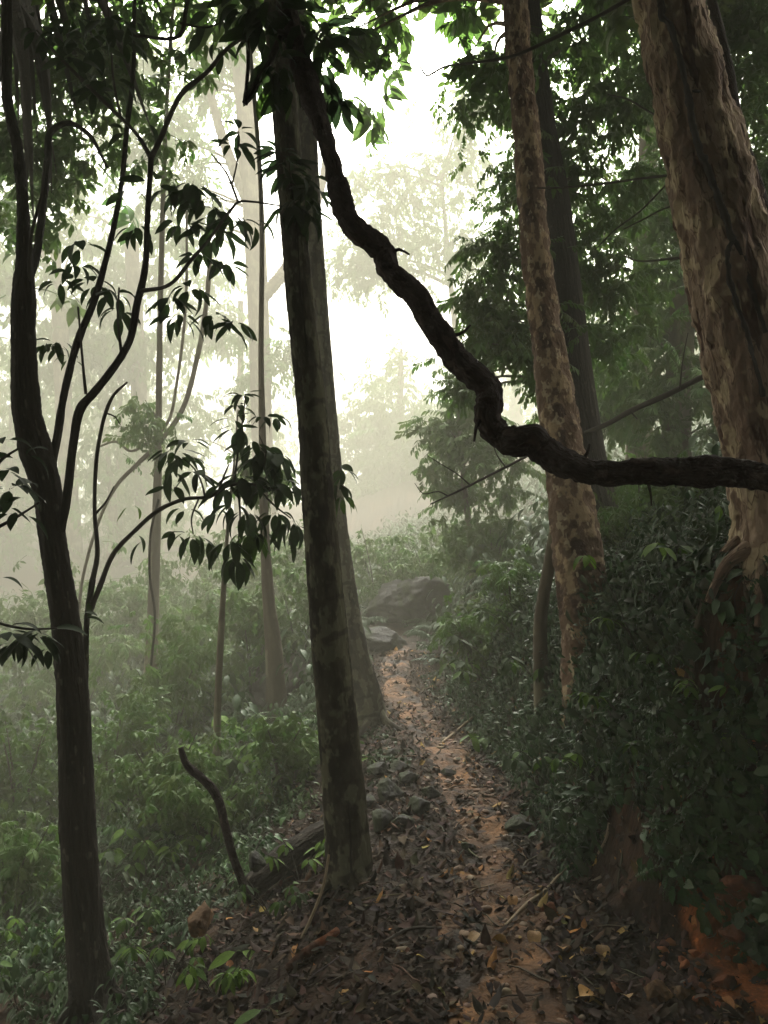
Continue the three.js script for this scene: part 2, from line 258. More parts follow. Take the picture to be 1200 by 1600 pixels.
// blobs: [centre, radii, how many, spray length, tint]
function crown(tree, blobs, { kind = 0, limbs = true, from = null, bark = barkFar, mat = sprayMat } = {}) {
  const list = [], base = tree.position;
  for (const [c, rad, n, size, col = [1, 1, 1], hug = 0.3] of blobs) {
    const knots = []; const kn = Math.max(4, Math.round(n / 16));
    for (let i = 0; i < kn; i++) { let p; do { p = V(rr(-1, 1), rr(-1, 1), rr(-1, 1)); } while (p.lengthSq() > 1); knots.push(p); }
    for (let i = 0; i < n; i++) {
      const k = knots[i % kn], loose = i % 5 === 0 ? 2.6 : 0.85, p = V(k.x + gauss() * hug * loose, k.y + gauss() * hug * loose, k.z + gauss() * hug * loose).multiply(rad).add(c).sub(base);
      list.push([sprayMatrix(p, size * rr(0.7, 1.25)), tint(...col, 0.13)]);
    }
    if (limbs && from) for (let i = 0; i < Math.min(kn, limbs === true ? 4 : limbs); i++) {
      const end = knots[i].clone().multiply(rad).add(c), root = from(end), mid = root.clone().lerp(end, 0.55).add(V(gauss() * 0.1, 0.12 * root.distanceTo(end), gauss() * 0.1)), L = root.distanceTo(end);
      mesh('branch', limb(local([root, root.clone().lerp(mid, 0.5).add(V(0, 0.03 * L, 0)), mid, end], base), [0.016 * L + 0.01, 0.012 * L + 0.008, 0.008 * L + 0.005, 0.004], { m: 5, step: 0.2, amp: 0.1 }), bark, tree);
    }
  }
  const m = copies('crown', SPRAYS[kind], mat, list, tree); m.userData.kind = 'stuff'; return m;
}
const recede = (px, t) => (t >= 12.5 && px < 800 ? t * (px > 530 ? 2.4 : 2.6) : t);
const blob = (px, py, t0, rx, ry, n, size, col, hug, t = recede(px, t0)) => [at(px, py, t), V(rx / FOCAL * t, ry / FOCAL * t, Math.max(rx, ry) / FOCAL * t * 0.7), n, size * t / t0, col, hug];
// trunk rows: [px, py, distance, width in px] from the top downwards; grown on above the frame and down into the soil
function tree(name, label, rows, { bark = barkFar, top = 0, taper = 0.6, flare = 1.6, m = 18, step = 0.06, amp = 0.06, freq = 5, stretch = 0.35, shape, group, sink = 0.3 } = {}) {
  const { pts, rad } = fromPixels(rows);
  if (top) { const a = pts[0], b = pts[Math.min(2, pts.length - 1)], dir = a.clone().sub(b).normalize(); dir.y = Math.max(dir.y, 0.8); dir.normalize(); const L = (top - a.y) / dir.y, r0 = rad[0]; for (const f of [0.25, 0.6, 1]) { pts.unshift(a.clone().addScaledVector(dir, L * f).add(V(gauss() * 0.04 * L * f, 0, gauss() * 0.04 * L * f))); rad.unshift(r0 * lerp(1, 1 - taper, f)); } }
  const e = pts[pts.length - 1], q = pts[pts.length - 2], dir = e.clone().sub(q).normalize(), y0 = land(e.x, -e.z);
  const drop = Math.max(0.05, e.y - y0), foot = V(e.x + clamp(dir.x / Math.max(0.3, -dir.y), -0.4, 0.4) * drop * 0.7, 0, e.z); foot.y = land(foot.x, -foot.z) - sink;
  const er = rad[rad.length - 1];
  if (e.y > foot.y + sink + 0.1) { pts.push(foot); rad.push(er * flare); } else { pts.push(V(e.x, Math.min(e.y, y0) - sink, e.z)); rad.push(er * 1.25); }
  const base = V(foot.x, land(foot.x, -foot.z), foot.z);
  pts.reverse(); rad.reverse();
  const o = thing(name, label, 'tree', base, group), g = limb(local(pts, base), rad, { m, step, amp, freq, stretch, shape, uvRadius: er });
  mesh('trunk', g, bark, o); o.trunkCurve = g.userData.curve; o.trunkRad = g.userData.rad;
  o.joint = (end) => { let best = null, bd = 1e9; for (let i = 0; i <= 40; i++) { const p = o.trunkCurve.getPoint(i / 40).add(base), d = p.distanceTo(end) + Math.max(0, p.y - end.y + 0.3) * 3; if (d < bd) { bd = d; best = p; } } return best; };
  return o;
}
function twigs(o, rows, mat = twigMat, name = 'branch', opt = {}) { const { pts, rad } = fromPixels(rows); for (let i = 1; i < pts.length - 1; i++) pts[i].add(V(gauss() * 0.008, gauss() * 0.008, gauss() * 0.02)); return mesh(name, limb(local(pts, o.position), rad, { m: 9, step: 0.03, amp: 0.26, freq: 16, ...opt }), mat, o); }
const bigLeaf = [leafGeometry(1, 0.34, { n: 7, droop: 0.5, fold: 0.22, tip: 0.86 }), leafGeometry(1, 0.3, { n: 7, droop: 0.8, fold: 0.32, tip: 0.9 }), leafGeometry(1, 0.38, { n: 7, droop: 0.3, fold: 0.15, wave: 0.012, tip: 0.84 })];
const crowded = []; // things with more leaves than are kept one by one
function leafAt(o, p, dir, len, mat, roll = gauss() * 0.5) {
  const g = bigLeaf[Math.floor(R() * 3)], l = new THREE.Mesh(g, mat); l.name = 'leaf'; l.castShadow = l.receiveShadow = true; l.position.copy(p).sub(o.position);
  const mtx = new THREE.Matrix4(), z = dir.clone().normalize(), x = V().crossVectors(UPW, z); if (x.lengthSq() < 1e-4) x.set(1, 0, 0); x.normalize(); const y = V().crossVectors(z, x); mtx.makeBasis(x, y, z); l.quaternion.setFromRotationMatrix(mtx); l.rotateZ(roll); l.scale.setScalar(len); o.leafCount = (o.leafCount || 0) + 1;
  if (o.leafCount <= 300) { o.add(l); return l; }
  l.updateMatrix(); (o.spare ||= new Map()); if (!o.spare.has(mat)) o.spare.set(mat, []); o.spare.get(mat).push(g.clone().applyMatrix4(l.matrix)); if (!crowded.includes(o)) crowded.push(o); return l;
}
// whorls: [px, py, distance, leaves, leaf length px, spread, mean downward pitch]
function whorls(o, rows, mats = [LEAF.deep, LEAF.mid]) {
  for (const [px, py, t, n0, lp, spread = 14, down = 0.55, mat] of rows) { const n = n0 > 3 ? n0 + 3 : n0;
    const c = at(px, py, t), L = lp / FOCAL * t, a0 = R() * 6.28;
    for (let i = 0; i < n; i++) {
      const a = a0 + i * 2.4 + gauss() * 0.3, p = c.clone().add(V(Math.cos(a) * rr(0.1, 1) * spread / FOCAL * t, gauss() * 0.4 * spread / FOCAL * t, Math.sin(a) * rr(0.1, 1) * spread / FOCAL * t));
      leafAt(o, p, V(Math.cos(a), -down * 0.7 + gauss() * 0.55, Math.sin(a) * 0.5), L * rr(0.9, 1.45), mat || mats[Math.floor(R() * mats.length)]);
    }
  }
}

const furrows = (h, along = 0.25) => (g, s, t, r, D, P) => { const x = P.x + D.x * r, y = P.y + D.y * r, z = P.z + D.z * r; return h * (0.5 - 2.2 * Math.abs(fbm(x * 22, y * 22 * along * 0.5, z * 22, 3))) + 0.5 * h * noise(x * 60, y * 40, z * 60); };
const plates = (h) => (g, s, t, r, D, P) => { const x = P.x + D.x * r, y = P.y + D.y * r, z = P.z + D.z * r, f = fbm(x * 11, y * 7, z * 11, 4); return h * (sst(0.02, 0.08, f) + 0.8 * sst(-0.16, -0.1, f) - 1) + 0.3 * h * noise(x * 50, y * 40, z * 50); };
function rootFlare(o, list, bark) { for (const [a, L, w] of list) { const p = o.position, q = (f, up) => { const x = p.x + Math.cos(a + 0.25 * f) * L * f, z = p.z + Math.sin(a + 0.25 * f) * L * f; return V(x, land(x, -z) + up, z); }; mesh('root', limb(local([V(p.x, p.y + 0.24, p.z).addScaledVector(V(Math.cos(a), 0, Math.sin(a)), 0.05), q(0.28, 0.07), q(0.55, 0.025), q(0.8, 0.0), q(1, -0.04)], p), [w * 0.9, w, w * 0.7, w * 0.5, w * 0.25], { m: 10, step: 0.03, amp: 0.2, freq: 10 }), bark, o); } }
// --- dark forked tree at the edge of the slope
const forkTree = tree('forked_tree', 'dark leaning tree with forked upper stems growing from the leafy slope', [
  [11, 25, 4.7, 15], [10, 100, 4.65, 15], [12, 160, 4.6, 15], [27, 230, 4.5, 15], [35, 310, 4.4, 16], [38, 400, 4.3, 24], [37, 470, 4.25, 35], [37, 550, 4.2, 37], [42, 640, 4.2, 43], [57, 705, 4.2, 50], [74, 765, 4.2, 42], [81, 830, 4.2, 39], [91, 900, 4.2, 41], [101, 960, 4.2, 42], [110, 1050, 4.2, 46], [117, 1150, 4.2, 49], [122, 1300, 4.2, 53], [132, 1450, 4.2, 58], [143, 1560, 4.2, 68]],
  { bark: barkDark, top: 9.3, m: 44, step: 0.014, amp: 0.11, freq: 7, shape: furrows(0.007) });
twigs(forkTree, [[40, 450, 4.3, 16], [55, 390, 4.5, 13], [68, 330, 4.7, 12], [74, 250, 4.9, 11], [80, 205, 5.0, 10], [110, 190, 5.1, 8], [140, 212, 5.2, 7], [168, 262, 5.3, 4]], barkDark);
twigs(forkTree, [[46, 440, 4.25, 8], [50, 370, 4.2, 5], [66, 300, 4.2, 4], [70, 250, 4.2, 3]]);
twigs(forkTree, [[78, 745, 4.2, 14], [88, 690, 4.25, 13], [105, 610, 4.4, 12], [125, 540, 4.5, 12], [148, 470, 4.6, 11], [170, 380, 4.7, 9], [188, 290, 4.8, 8], [200, 200, 4.9, 8], [206, 110, 5.0, 7], [210, 30, 5.1, 6], [214, -60, 5.2, 4]], barkDark);
const mainStem = twigs(forkTree, [[96, 830, 4.2, 13], [104, 770, 4.15, 13], [113, 700, 4.1, 13], [126, 640, 4.1, 14], [145, 612, 4.1, 13], [170, 585, 4.15, 12], [200, 535, 4.2, 12], [215, 475, 4.25, 12], [226, 420, 4.3, 10], [230, 350, 4.35, 9], [232, 290, 4.4, 9], [236, 247, 4.4, 9]], barkDark);
twigs(forkTree, [[236, 247, 4.4, 8], [215, 212, 4.4, 6], [170, 165, 4.45, 6], [130, 125, 4.5, 6], [90, 85, 4.5, 5], [58, 48, 4.6, 3]]);
twigs(forkTree, [[236, 247, 4.4, 9], [252, 215, 4.4, 8], [268, 180, 4.4, 8], [285, 145, 4.4, 8], [320, 112, 4.4, 7], [360, 72, 4.4, 6], [410, 42, 4.4, 5]]);
twigs(forkTree, [[220, 455, 4.25, 7], [262, 440, 4.4, 6], [300, 408, 4.6, 6], [330, 370, 4.8, 5], [360, 330, 5, 5], [372, 316, 5, 4], [400, 316, 5, 3], [440, 322, 5, 2]]);
twigs(forkTree, [[372, 316, 5, 4], [362, 290, 5, 4], [352, 268, 5, 3], [330, 240, 5, 2]]);
twigs(forkTree, [[362, 290, 5, 3], [372, 250, 5, 2.5], [372, 205, 5, 2]]);
twigs(forkTree, [[134, 615, 4.1, 5], [130, 560, 4.2, 4], [122, 480, 4.3, 3]]);
twigs(forkTree, [[190, 190, 4.9, 4], [178, 130, 4.9, 4], [172, 60, 5, 3], [168, 0, 5, 2]]);
twigs(forkTree, [[190, 555, 4.2, 5], [183, 500, 4.3, 4], [186, 450, 4.4, 3]]);
whorls(forkTree, [
  [300, 285, 5.0, 6, 42, 16], [320, 310, 5.05, 7, 44, 20], [345, 330, 5.1, 6, 42, 20], [275, 300, 5.1, 6, 38, 18], [285, 350, 5.2, 6, 36, 20], [330, 360, 5.2, 6, 40, 20], [365, 345, 5.0, 4, 40, 12], [395, 345, 5, 3, 38, 10], [375, 205, 5, 5, 30, 8, 0.1], [365, 225, 5, 4, 34, 10, 0.2],
  [300, 450, 4.7, 5, 36, 14], [265, 465, 4.6, 5, 36, 14], [280, 495, 4.7, 5, 34, 12], [335, 495, 4.9, 5, 38, 14], [365, 505, 4.9, 5, 38, 14], [240, 285, 4.5, 3, 36, 10], [310, 400, 4.9, 5, 34, 16], [350, 410, 5, 5, 34, 16],
  [120, 415, 4.7, 6, 32, 18], [95, 440, 4.7, 5, 30, 14], [150, 445, 4.7, 6, 34, 18], [180, 460, 4.7, 6, 34, 16], [185, 485, 4.7, 4, 34, 10], [90, 535, 4.5, 5, 26, 14], [75, 540, 4.5, 4, 24, 12], [110, 560, 4.5, 3, 22, 8, 0.5, LEAF.fresh], [125, 380, 4.8, 4, 32, 12],
  [205, 300, 4.6, 3, 32, 14], [215, 355, 4.8, 5, 30, 18], [200, 210, 4.5, 3, 34, 12], [115, 95, 4.5, 4, 34, 14], [150, 140, 4.5, 4, 36, 14], [170, 120, 4.6, 5, 34, 20], [100, 60, 4.6, 6, 34, 20], [60, 45, 4.6, 6, 32, 18], [140, 60, 4.7, 6, 34, 24], [190, 60, 4.9, 6, 34, 24], [205, 20, 5, 6, 34, 24], [230, 190, 4.6, 1, 34, 4], [330, 20, 4.4, 2, 34, 12, 0.9], [320, 45, 4.4, 2, 36, 10], [345, 70, 4.4, 3, 32, 10, 0.9], [170, 30, 4.9, 6, 34, 26], [110, 20, 4.8, 6, 34, 26],
]);

// --- slim sapling beside the forked tree: dead leader and long leafy bough
{
  const base = hit(132, 1400); base.copy(at(131, 1180, 4.75)); const ground = land(base.x, -base.z);
  const s = thing('leafy_sapling', 'slim sapling with a long leafy bough reaching to the straight trunk', 'sapling', V(base.x, ground, base.z));
  const stem = fromPixels([[145, 905, 4.8, 10], [136, 965, 4.78, 9], [134, 1050, 4.75, 9], [131, 1180, 4.75, 10]]); stem.pts.push(V(base.x, ground - 0.1, base.z)); stem.rad.push(0.024);
  mesh('stem', limb(local(stem.pts, s.position), stem.rad, { m: 8, step: 0.05, amp: 0.1, freq: 9 }), barkDark, s);
  tag(twigs(s, [[145, 905, 4.8, 9], [152, 868, 4.8, 8], [148, 800, 4.8, 6], [150, 730, 4.8, 6], [155, 690, 4.8, 6], [165, 645, 4.8, 6], [178, 618, 4.8, 5], [199, 597, 4.8, 3]]), 'bare broken leader without leaves');
  twigs(s, [[150, 802, 4.8, 4], [165, 783, 4.8, 3], [178, 760, 4.8, 2]]); twigs(s, [[167, 646, 4.8, 3], [180, 652, 4.8, 2.5], [188, 664, 4.8, 1.5]]);
  twigs(s, [[138, 962, 4.78, 9], [156, 915, 4.8, 8], [180, 865, 4.85, 8], [210, 830, 4.9, 7], [250, 795, 5, 7], [290, 780, 5.05, 6], [330, 778, 5.1, 6], [352, 762, 5.1, 6], [385, 755, 5.15, 5], [430, 765, 5.2, 4], [500, 770, 5.3, 3], [530, 745, 5.3, 2]]);
  for (const r of [[[340, 770, 5.1, 4], [352, 740, 5.1, 3], [358, 725, 5.1, 2]], [[365, 760, 5.15, 4], [372, 700, 5.1, 3], [378, 650, 5.1, 2.5], [384, 615, 5.1, 2]], [[400, 755, 5.15, 4], [415, 710, 5.15, 3], [405, 680, 5.15, 2]], [[320, 775, 5.1, 4], [318, 760, 5.1, 3], [305, 735, 5.1, 2.5], [285, 715, 5.1, 2]], [[310, 780, 5.1, 3], [300, 810, 5.1, 2.5], [302, 835, 5.1, 2]], [[370, 760, 5.15, 4], [375, 800, 5.1, 3], [372, 850, 5.1, 2]], [[400, 760, 5.15, 3], [430, 790, 5.15, 3], [455, 810, 5.15, 2]]]) twigs(s, r, twigMat, 'twig');
  whorls(s, [
    [270, 705, 5.1, 5, 32, 14], [285, 715, 5.1, 5, 32, 14, 0.4, LEAF.mid], [270, 735, 5.1, 2, 38, 4, 1.4], [305, 740, 5.1, 4, 32, 10, 0.7], [312, 735, 5.1, 2, 34, 4, 1.3], [295, 690, 5.1, 4, 26, 10, 0.2], [270, 760, 5.1, 2, 28, 6],
    [380, 618, 5.1, 6, 24, 9, 0.1], [372, 634, 5.1, 4, 24, 9, 0.2], [410, 650, 5.1, 5, 22, 12, 0.7], [428, 652, 5.1, 4, 22, 10, 0.6], [365, 655, 5.1, 3, 32, 6, 0.1], [372, 668, 5.1, 4, 34, 8, 0.3], [395, 690, 5.15, 5, 40, 10, 0.4], [415, 700, 5.15, 5, 40, 12, 0.6], [430, 710, 5.15, 4, 38, 12, 0.7], [405, 715, 5.15, 4, 40, 12, 0.7], [440, 730, 5.2, 4, 36, 12, 0.7],
    [375, 745, 5.15, 5, 40, 12, 0.5], [355, 760, 5.1, 5, 38, 12, 0.8], [395, 750, 5.15, 5, 40, 14, 0.6, LEAF.mid], [425, 755, 5.2, 5, 38, 14, 0.6], [450, 760, 5.2, 4, 36, 14, 0.7], [365, 790, 5.1, 4, 40, 12, 1.0], [385, 800, 5.1, 4, 42, 12, 1.0], [390, 830, 5.1, 4, 42, 12, 1.0, LEAF.fresh], [360, 845, 5.1, 5, 42, 14, 0.8], [372, 870, 5.1, 4, 38, 10, 1.0], [340, 800, 5.1, 3, 34, 10, 0.9], [300, 835, 5.1, 4, 36, 12, 0.9], [325, 845, 5.1, 3, 38, 6, 1.0], [290, 795, 5.1, 3, 32, 10, 0.8], [275, 830, 5.1, 3, 30, 10, 0.6], [430, 800, 5.15, 5, 38, 12, 0.8], [458, 815, 5.15, 4, 38, 10, 1.0], [410, 830, 5.15, 3, 38, 10, 0.9], [445, 840, 5.15, 3, 34, 8, 0.8],
    [225, 842, 4.9, 1, 36, 2, 1.4], [212, 835, 4.9, 1, 24, 3, 0.3], [205, 790, 4.9, 2, 24, 4, 0.7, LEAF.lime], [530, 730, 5.3, 5, 30, 10, 0.4], [528, 755, 5.3, 5, 32, 12, 0.7], [535, 775, 5.3, 4, 30, 8, 1.0, LEAF.fresh],
    [120, 965, 4.6, 4, 34, 14, 0.1], [135, 940, 4.6, 2, 30, 6, 0.2],
  ]);
}
// --- leaves reaching in from the edge
{
  const b = at(-60, 1100, 3.4); b.y = land(b.x, -b.z);
  const s = thing('broadleaf_bush', 'bush leaning in at the picture edge beside the forked tree', 'bush', b);
  for (const r of [[[-70, 900, 3.4, 8], [-20, 840, 3.4, 6], [20, 810, 3.4, 5], [62, 785, 3.4, 3]], [[-70, 900, 3.4, 8], [-40, 800, 3.4, 6], [0, 720, 3.4, 5], [30, 700, 3.4, 3]], [[-70, 900, 3.4, 7], [-30, 960, 3.4, 5], [30, 980, 3.4, 4], [90, 982, 3.4, 3]]]) twigs(s, r);
  mesh('stem', limb(local([at(-70, 900, 3.4), at(-75, 1000, 3.4), b.clone().add(V(0, -0.1, 0))], b), [0.012, 0.015, 0.02], { m: 7, step: 0.06 }), barkDark, s);
  whorls(s, [[10, 735, 3.4, 4, 48, 16, 0.3], [15, 760, 3.4, 4, 50, 16, 0.3], [5, 790, 3.4, 4, 46, 16, 0.2], [35, 715, 3.4, 3, 44, 12, -0.1], [30, 800, 3.4, 3, 46, 12, 0.3], [-5, 690, 3.4, 3, 44, 14, -0.2], [10, 985, 3.4, 4, 44, 14, 0.4], [25, 1005, 3.4, 4, 42, 14, 0.8], [50, 990, 3.4, 4, 44, 14, 0.6], [70, 985, 3.4, 3, 44, 10, 0.3], [75, 1010, 3.4, 3, 36, 10, 1.0], [-3, 905, 3.4, 2, 28, 6, 0.8]], [LEAF.deep, LEAF.dull]);
}

// --- straight tree by the path
const straightTree = tree('straight_tree', 'straight dark trunk with mottled bark standing at the path edge', [
  [428, -40, 4.9, 37], [435, 60, 4.85, 38], [444, 160, 4.8, 39], [455, 300, 4.75, 40], [463, 400, 4.7, 41], [474, 520, 4.65, 43], [488, 650, 4.6, 46], [497, 780, 4.55, 50], [507, 900, 4.5, 55], [519, 1040, 4.5, 59], [530, 1160, 4.5, 63], [540, 1280, 4.5, 68], [546, 1370, 4.5, 76]],
  { bark: barkSmooth, top: 10, m: 52, step: 0.014, amp: 0.05, freq: 5, flare: 1.35, shape: furrows(0.006, 0.7) });
rootFlare(straightTree, [[1.0, 0.34, 0.04], [2.4, 0.3, 0.035]], barkSmooth);
rootFlare(forkTree, [[0.9, 0.5, 0.045], [2.2, 0.4, 0.04], [0.0, 0.4, 0.04]], barkDark);
const paleTree = tree('slender_tree', 'slender pale trunk just behind the straight tree at the path', [
  [478, 180, 8.6, 30], [488, 350, 8.5, 30], [500, 520, 8.4, 31], [513, 680, 8.3, 32], [526, 820, 8.2, 34], [540, 930, 8.1, 37], [557, 1030, 8.0, 42], [575, 1110, 8.0, 54]],
  { bark: barkSmooth, top: 12, m: 30, step: 0.03, flare: 1.5, shape: furrows(0.006, 0.7) });
rootFlare(paleTree, [[0.6, 0.6, 0.05], [1.6, 0.5, 0.05], [2.6, 0.5, 0.05]], barkSmooth);
const patchyTree = tree('patchy_tree', 'brown trunk with tan lichen patches crossed by the twisted vine', [
  [803, -30, 6.6, 36], [812, 100, 6.5, 38], [826, 250, 6.35, 42], [838, 400, 6.2, 46], [855, 530, 6.1, 50], [872, 640, 6.0, 58], [885, 730, 5.9, 64], [898, 830, 5.8, 74], [910, 930, 5.75, 76], [915, 1010, 5.7, 72]],
  { bark: barkPatchy, top: 11, m: 48, step: 0.02, amp: 0.08, freq: 6, flare: 1.2, shape: plates(0.009), sink: 0.9 });
mesh('root', limb(local([at(872, 790, 6.0), at(860, 870, 6.15), at(850, 930, 6.3), at(845, 970, 6.35), onLand(at(844, 980, 6.35).x, -at(844, 980, 6.35).z, -0.1)], patchyTree.position), [0.03, 0.045, 0.05, 0.055, 0.06], { m: 9, step: 0.05, amp: 0.1 }), barkFar, patchyTree);
const shadeTree = tree('shaded_tree', 'shadowy trunk hung with small leaves behind the patchy trunk', [
  [868, 300, 8.6, 40], [885, 440, 8.4, 44], [900, 560, 8.3, 46], [915, 680, 8.2, 50], [932, 780, 8.1, 58], [945, 850, 8.0, 66]], { bark: barkDark, top: 9, m: 20, step: 0.08 });
const BARE = []; // bank spots that stay free of creeper
// --- large flaky tree
const flakyRows = [[1030, -70, 4.35, 92], [1046, 0, 4.3, 95], [1062, 80, 4.25, 100], [1088, 180, 4.2, 112], [1112, 280, 4.15, 122], [1136, 390, 4.1, 130], [1157, 490, 4.05, 134], [1182, 600, 4.0, 134], [1205, 700, 3.98, 132], [1218, 790, 3.95, 134], [1226, 860, 3.95, 160]];
const flakyTree = tree('flaky_tree', 'thick leaning trunk with pinkish flaking bark and a dark seam', flakyRows, {
  bark: barkFlaky, top: 11, m: 90, step: 0.02, amp: 0.035, freq: 3, stretch: 0.3, flare: 1.25, sink: 1.1,
  shape: (g, s, t, r, D, P) => { const x = P.x + D.x * r, y = P.y + D.y * r, z = P.z + D.z * r, f = fbm(x * 9, y * 3.5, z * 9, 3); const k = fbm(x * 14, y * 4, z * 14, 4); return 0.014 * sst(0.02, 0.1, f) - 0.01 * sst(0.05, 0.2, -f) + 0.008 * sst(-0.02, 0.04, k) + 0.005 * noise(x * 40, y * 18, z * 40); } });
function onFlaky(px, py, lift) { let i = 1; while (i < flakyRows.length - 1 && flakyRows[i][1] < py) i++; const a = flakyRows[i - 1], b = flakyRows[i], f = (py - a[1]) / (b[1] - a[1]), c = lerp(a[0], b[0], f), T = lerp(a[2], b[2], f), r = lerp(a[3], b[3], f) / 2; const q = clamp((px - c) / r, -0.98, 0.98); return at(px, py, T - Math.sqrt(1 - q * q) * (r / FOCAL * T + 0.012) - lift); }
function seam(rows) { const pts = rows.map(([x, y]) => onFlaky(x + gauss() * 1.4, y, 0.018)); mesh('bark_seam', limb(local(pts, flakyTree.position), rows.map(([, , w]) => w * 1.15 / 2 / FOCAL * 4.1), { m: 8, step: 0.012, amp: 0.75, freq: 30, stretch: 0.8 }), seamMat, flakyTree); }
{
  const line = (pts, w) => { const out = []; for (let i = 0; i + 1 < pts.length; i++) for (let f = 0; f < 1; f += 0.2) out.push([lerp(pts[i][0], pts[i + 1][0], f), lerp(pts[i][1], pts[i + 1][1], f), w * rr(0.7, 1.25)]); out.push([...pts[pts.length - 1], w]); return out; };
  seam(line([[1028, -20], [1034, 25], [1048, 40], [1062, 90], [1074, 140], [1082, 190], [1091, 230], [1110, 275], [1130, 330], [1146, 375]], 9));
  seam(line([[1146, 375], [1136, 395], [1138, 430], [1152, 480], [1166, 515], [1180, 570], [1192, 620]], 6));
  seam(line([[1146, 375], [1162, 405], [1172, 440], [1184, 480], [1196, 520]], 7));
  seam(line([[1083, 142], [1095, 143], [1102, 143]], 4)); seam(line([[1092, 90], [1100, 105], [1108, 130], [1120, 165], [1134, 200], [1148, 232]], 4.5));
  for (const [rows, w] of [[[[1188, 862], [1160, 886], [1130, 912], [1100, 950]], 0.05], [[[1196, 870], [1184, 920], [1178, 980]], 0.045], [[[1170, 850], [1140, 872], [1105, 885]], 0.035]]) { // roots grip the top of the bank
    const pts = rows.map(([x, y], i) => hit(x, y).add(V(0, i === rows.length - 1 ? 0.0 : 0.07, 0.05))); BARE.push(...pts, pts[0].clone().lerp(pts[1], 0.5), pts[1].clone().lerp(pts[2], 0.5)); pts.unshift(pts[0].clone().lerp(at(1215, 830, 3.95), 0.6).add(V(0, 0.12, 0)));
    mesh('root', limb(local(pts, flakyTree.position), pts.map((_, i) => w * (1.2 - 0.8 * i / (pts.length - 1))), { m: 12, step: 0.02, amp: 0.3, freq: 9 }), barkFlaky, flakyTree);
  }
}
// dark stem clinging to the flaky tree's far side
{
  const rows = [[1140, 120, 4.5, 16], [1150, 190, 4.45, 20], [1168, 250, 4.4, 22], [1190, 320, 4.35, 24], [1212, 390, 4.3, 24], [1240, 500, 4.2, 24], [1262, 620, 4.15, 26], [1275, 760, 4.1, 30]];
  const s = tree('clinging_stem', 'dark rough stem climbing behind the thick flaking trunk', rows, { bark: barkVine, top: 7, m: 12, step: 0.04, amp: 0.3, freq: 12, flare: 1.2 }); s.userData.category = 'climber';
}

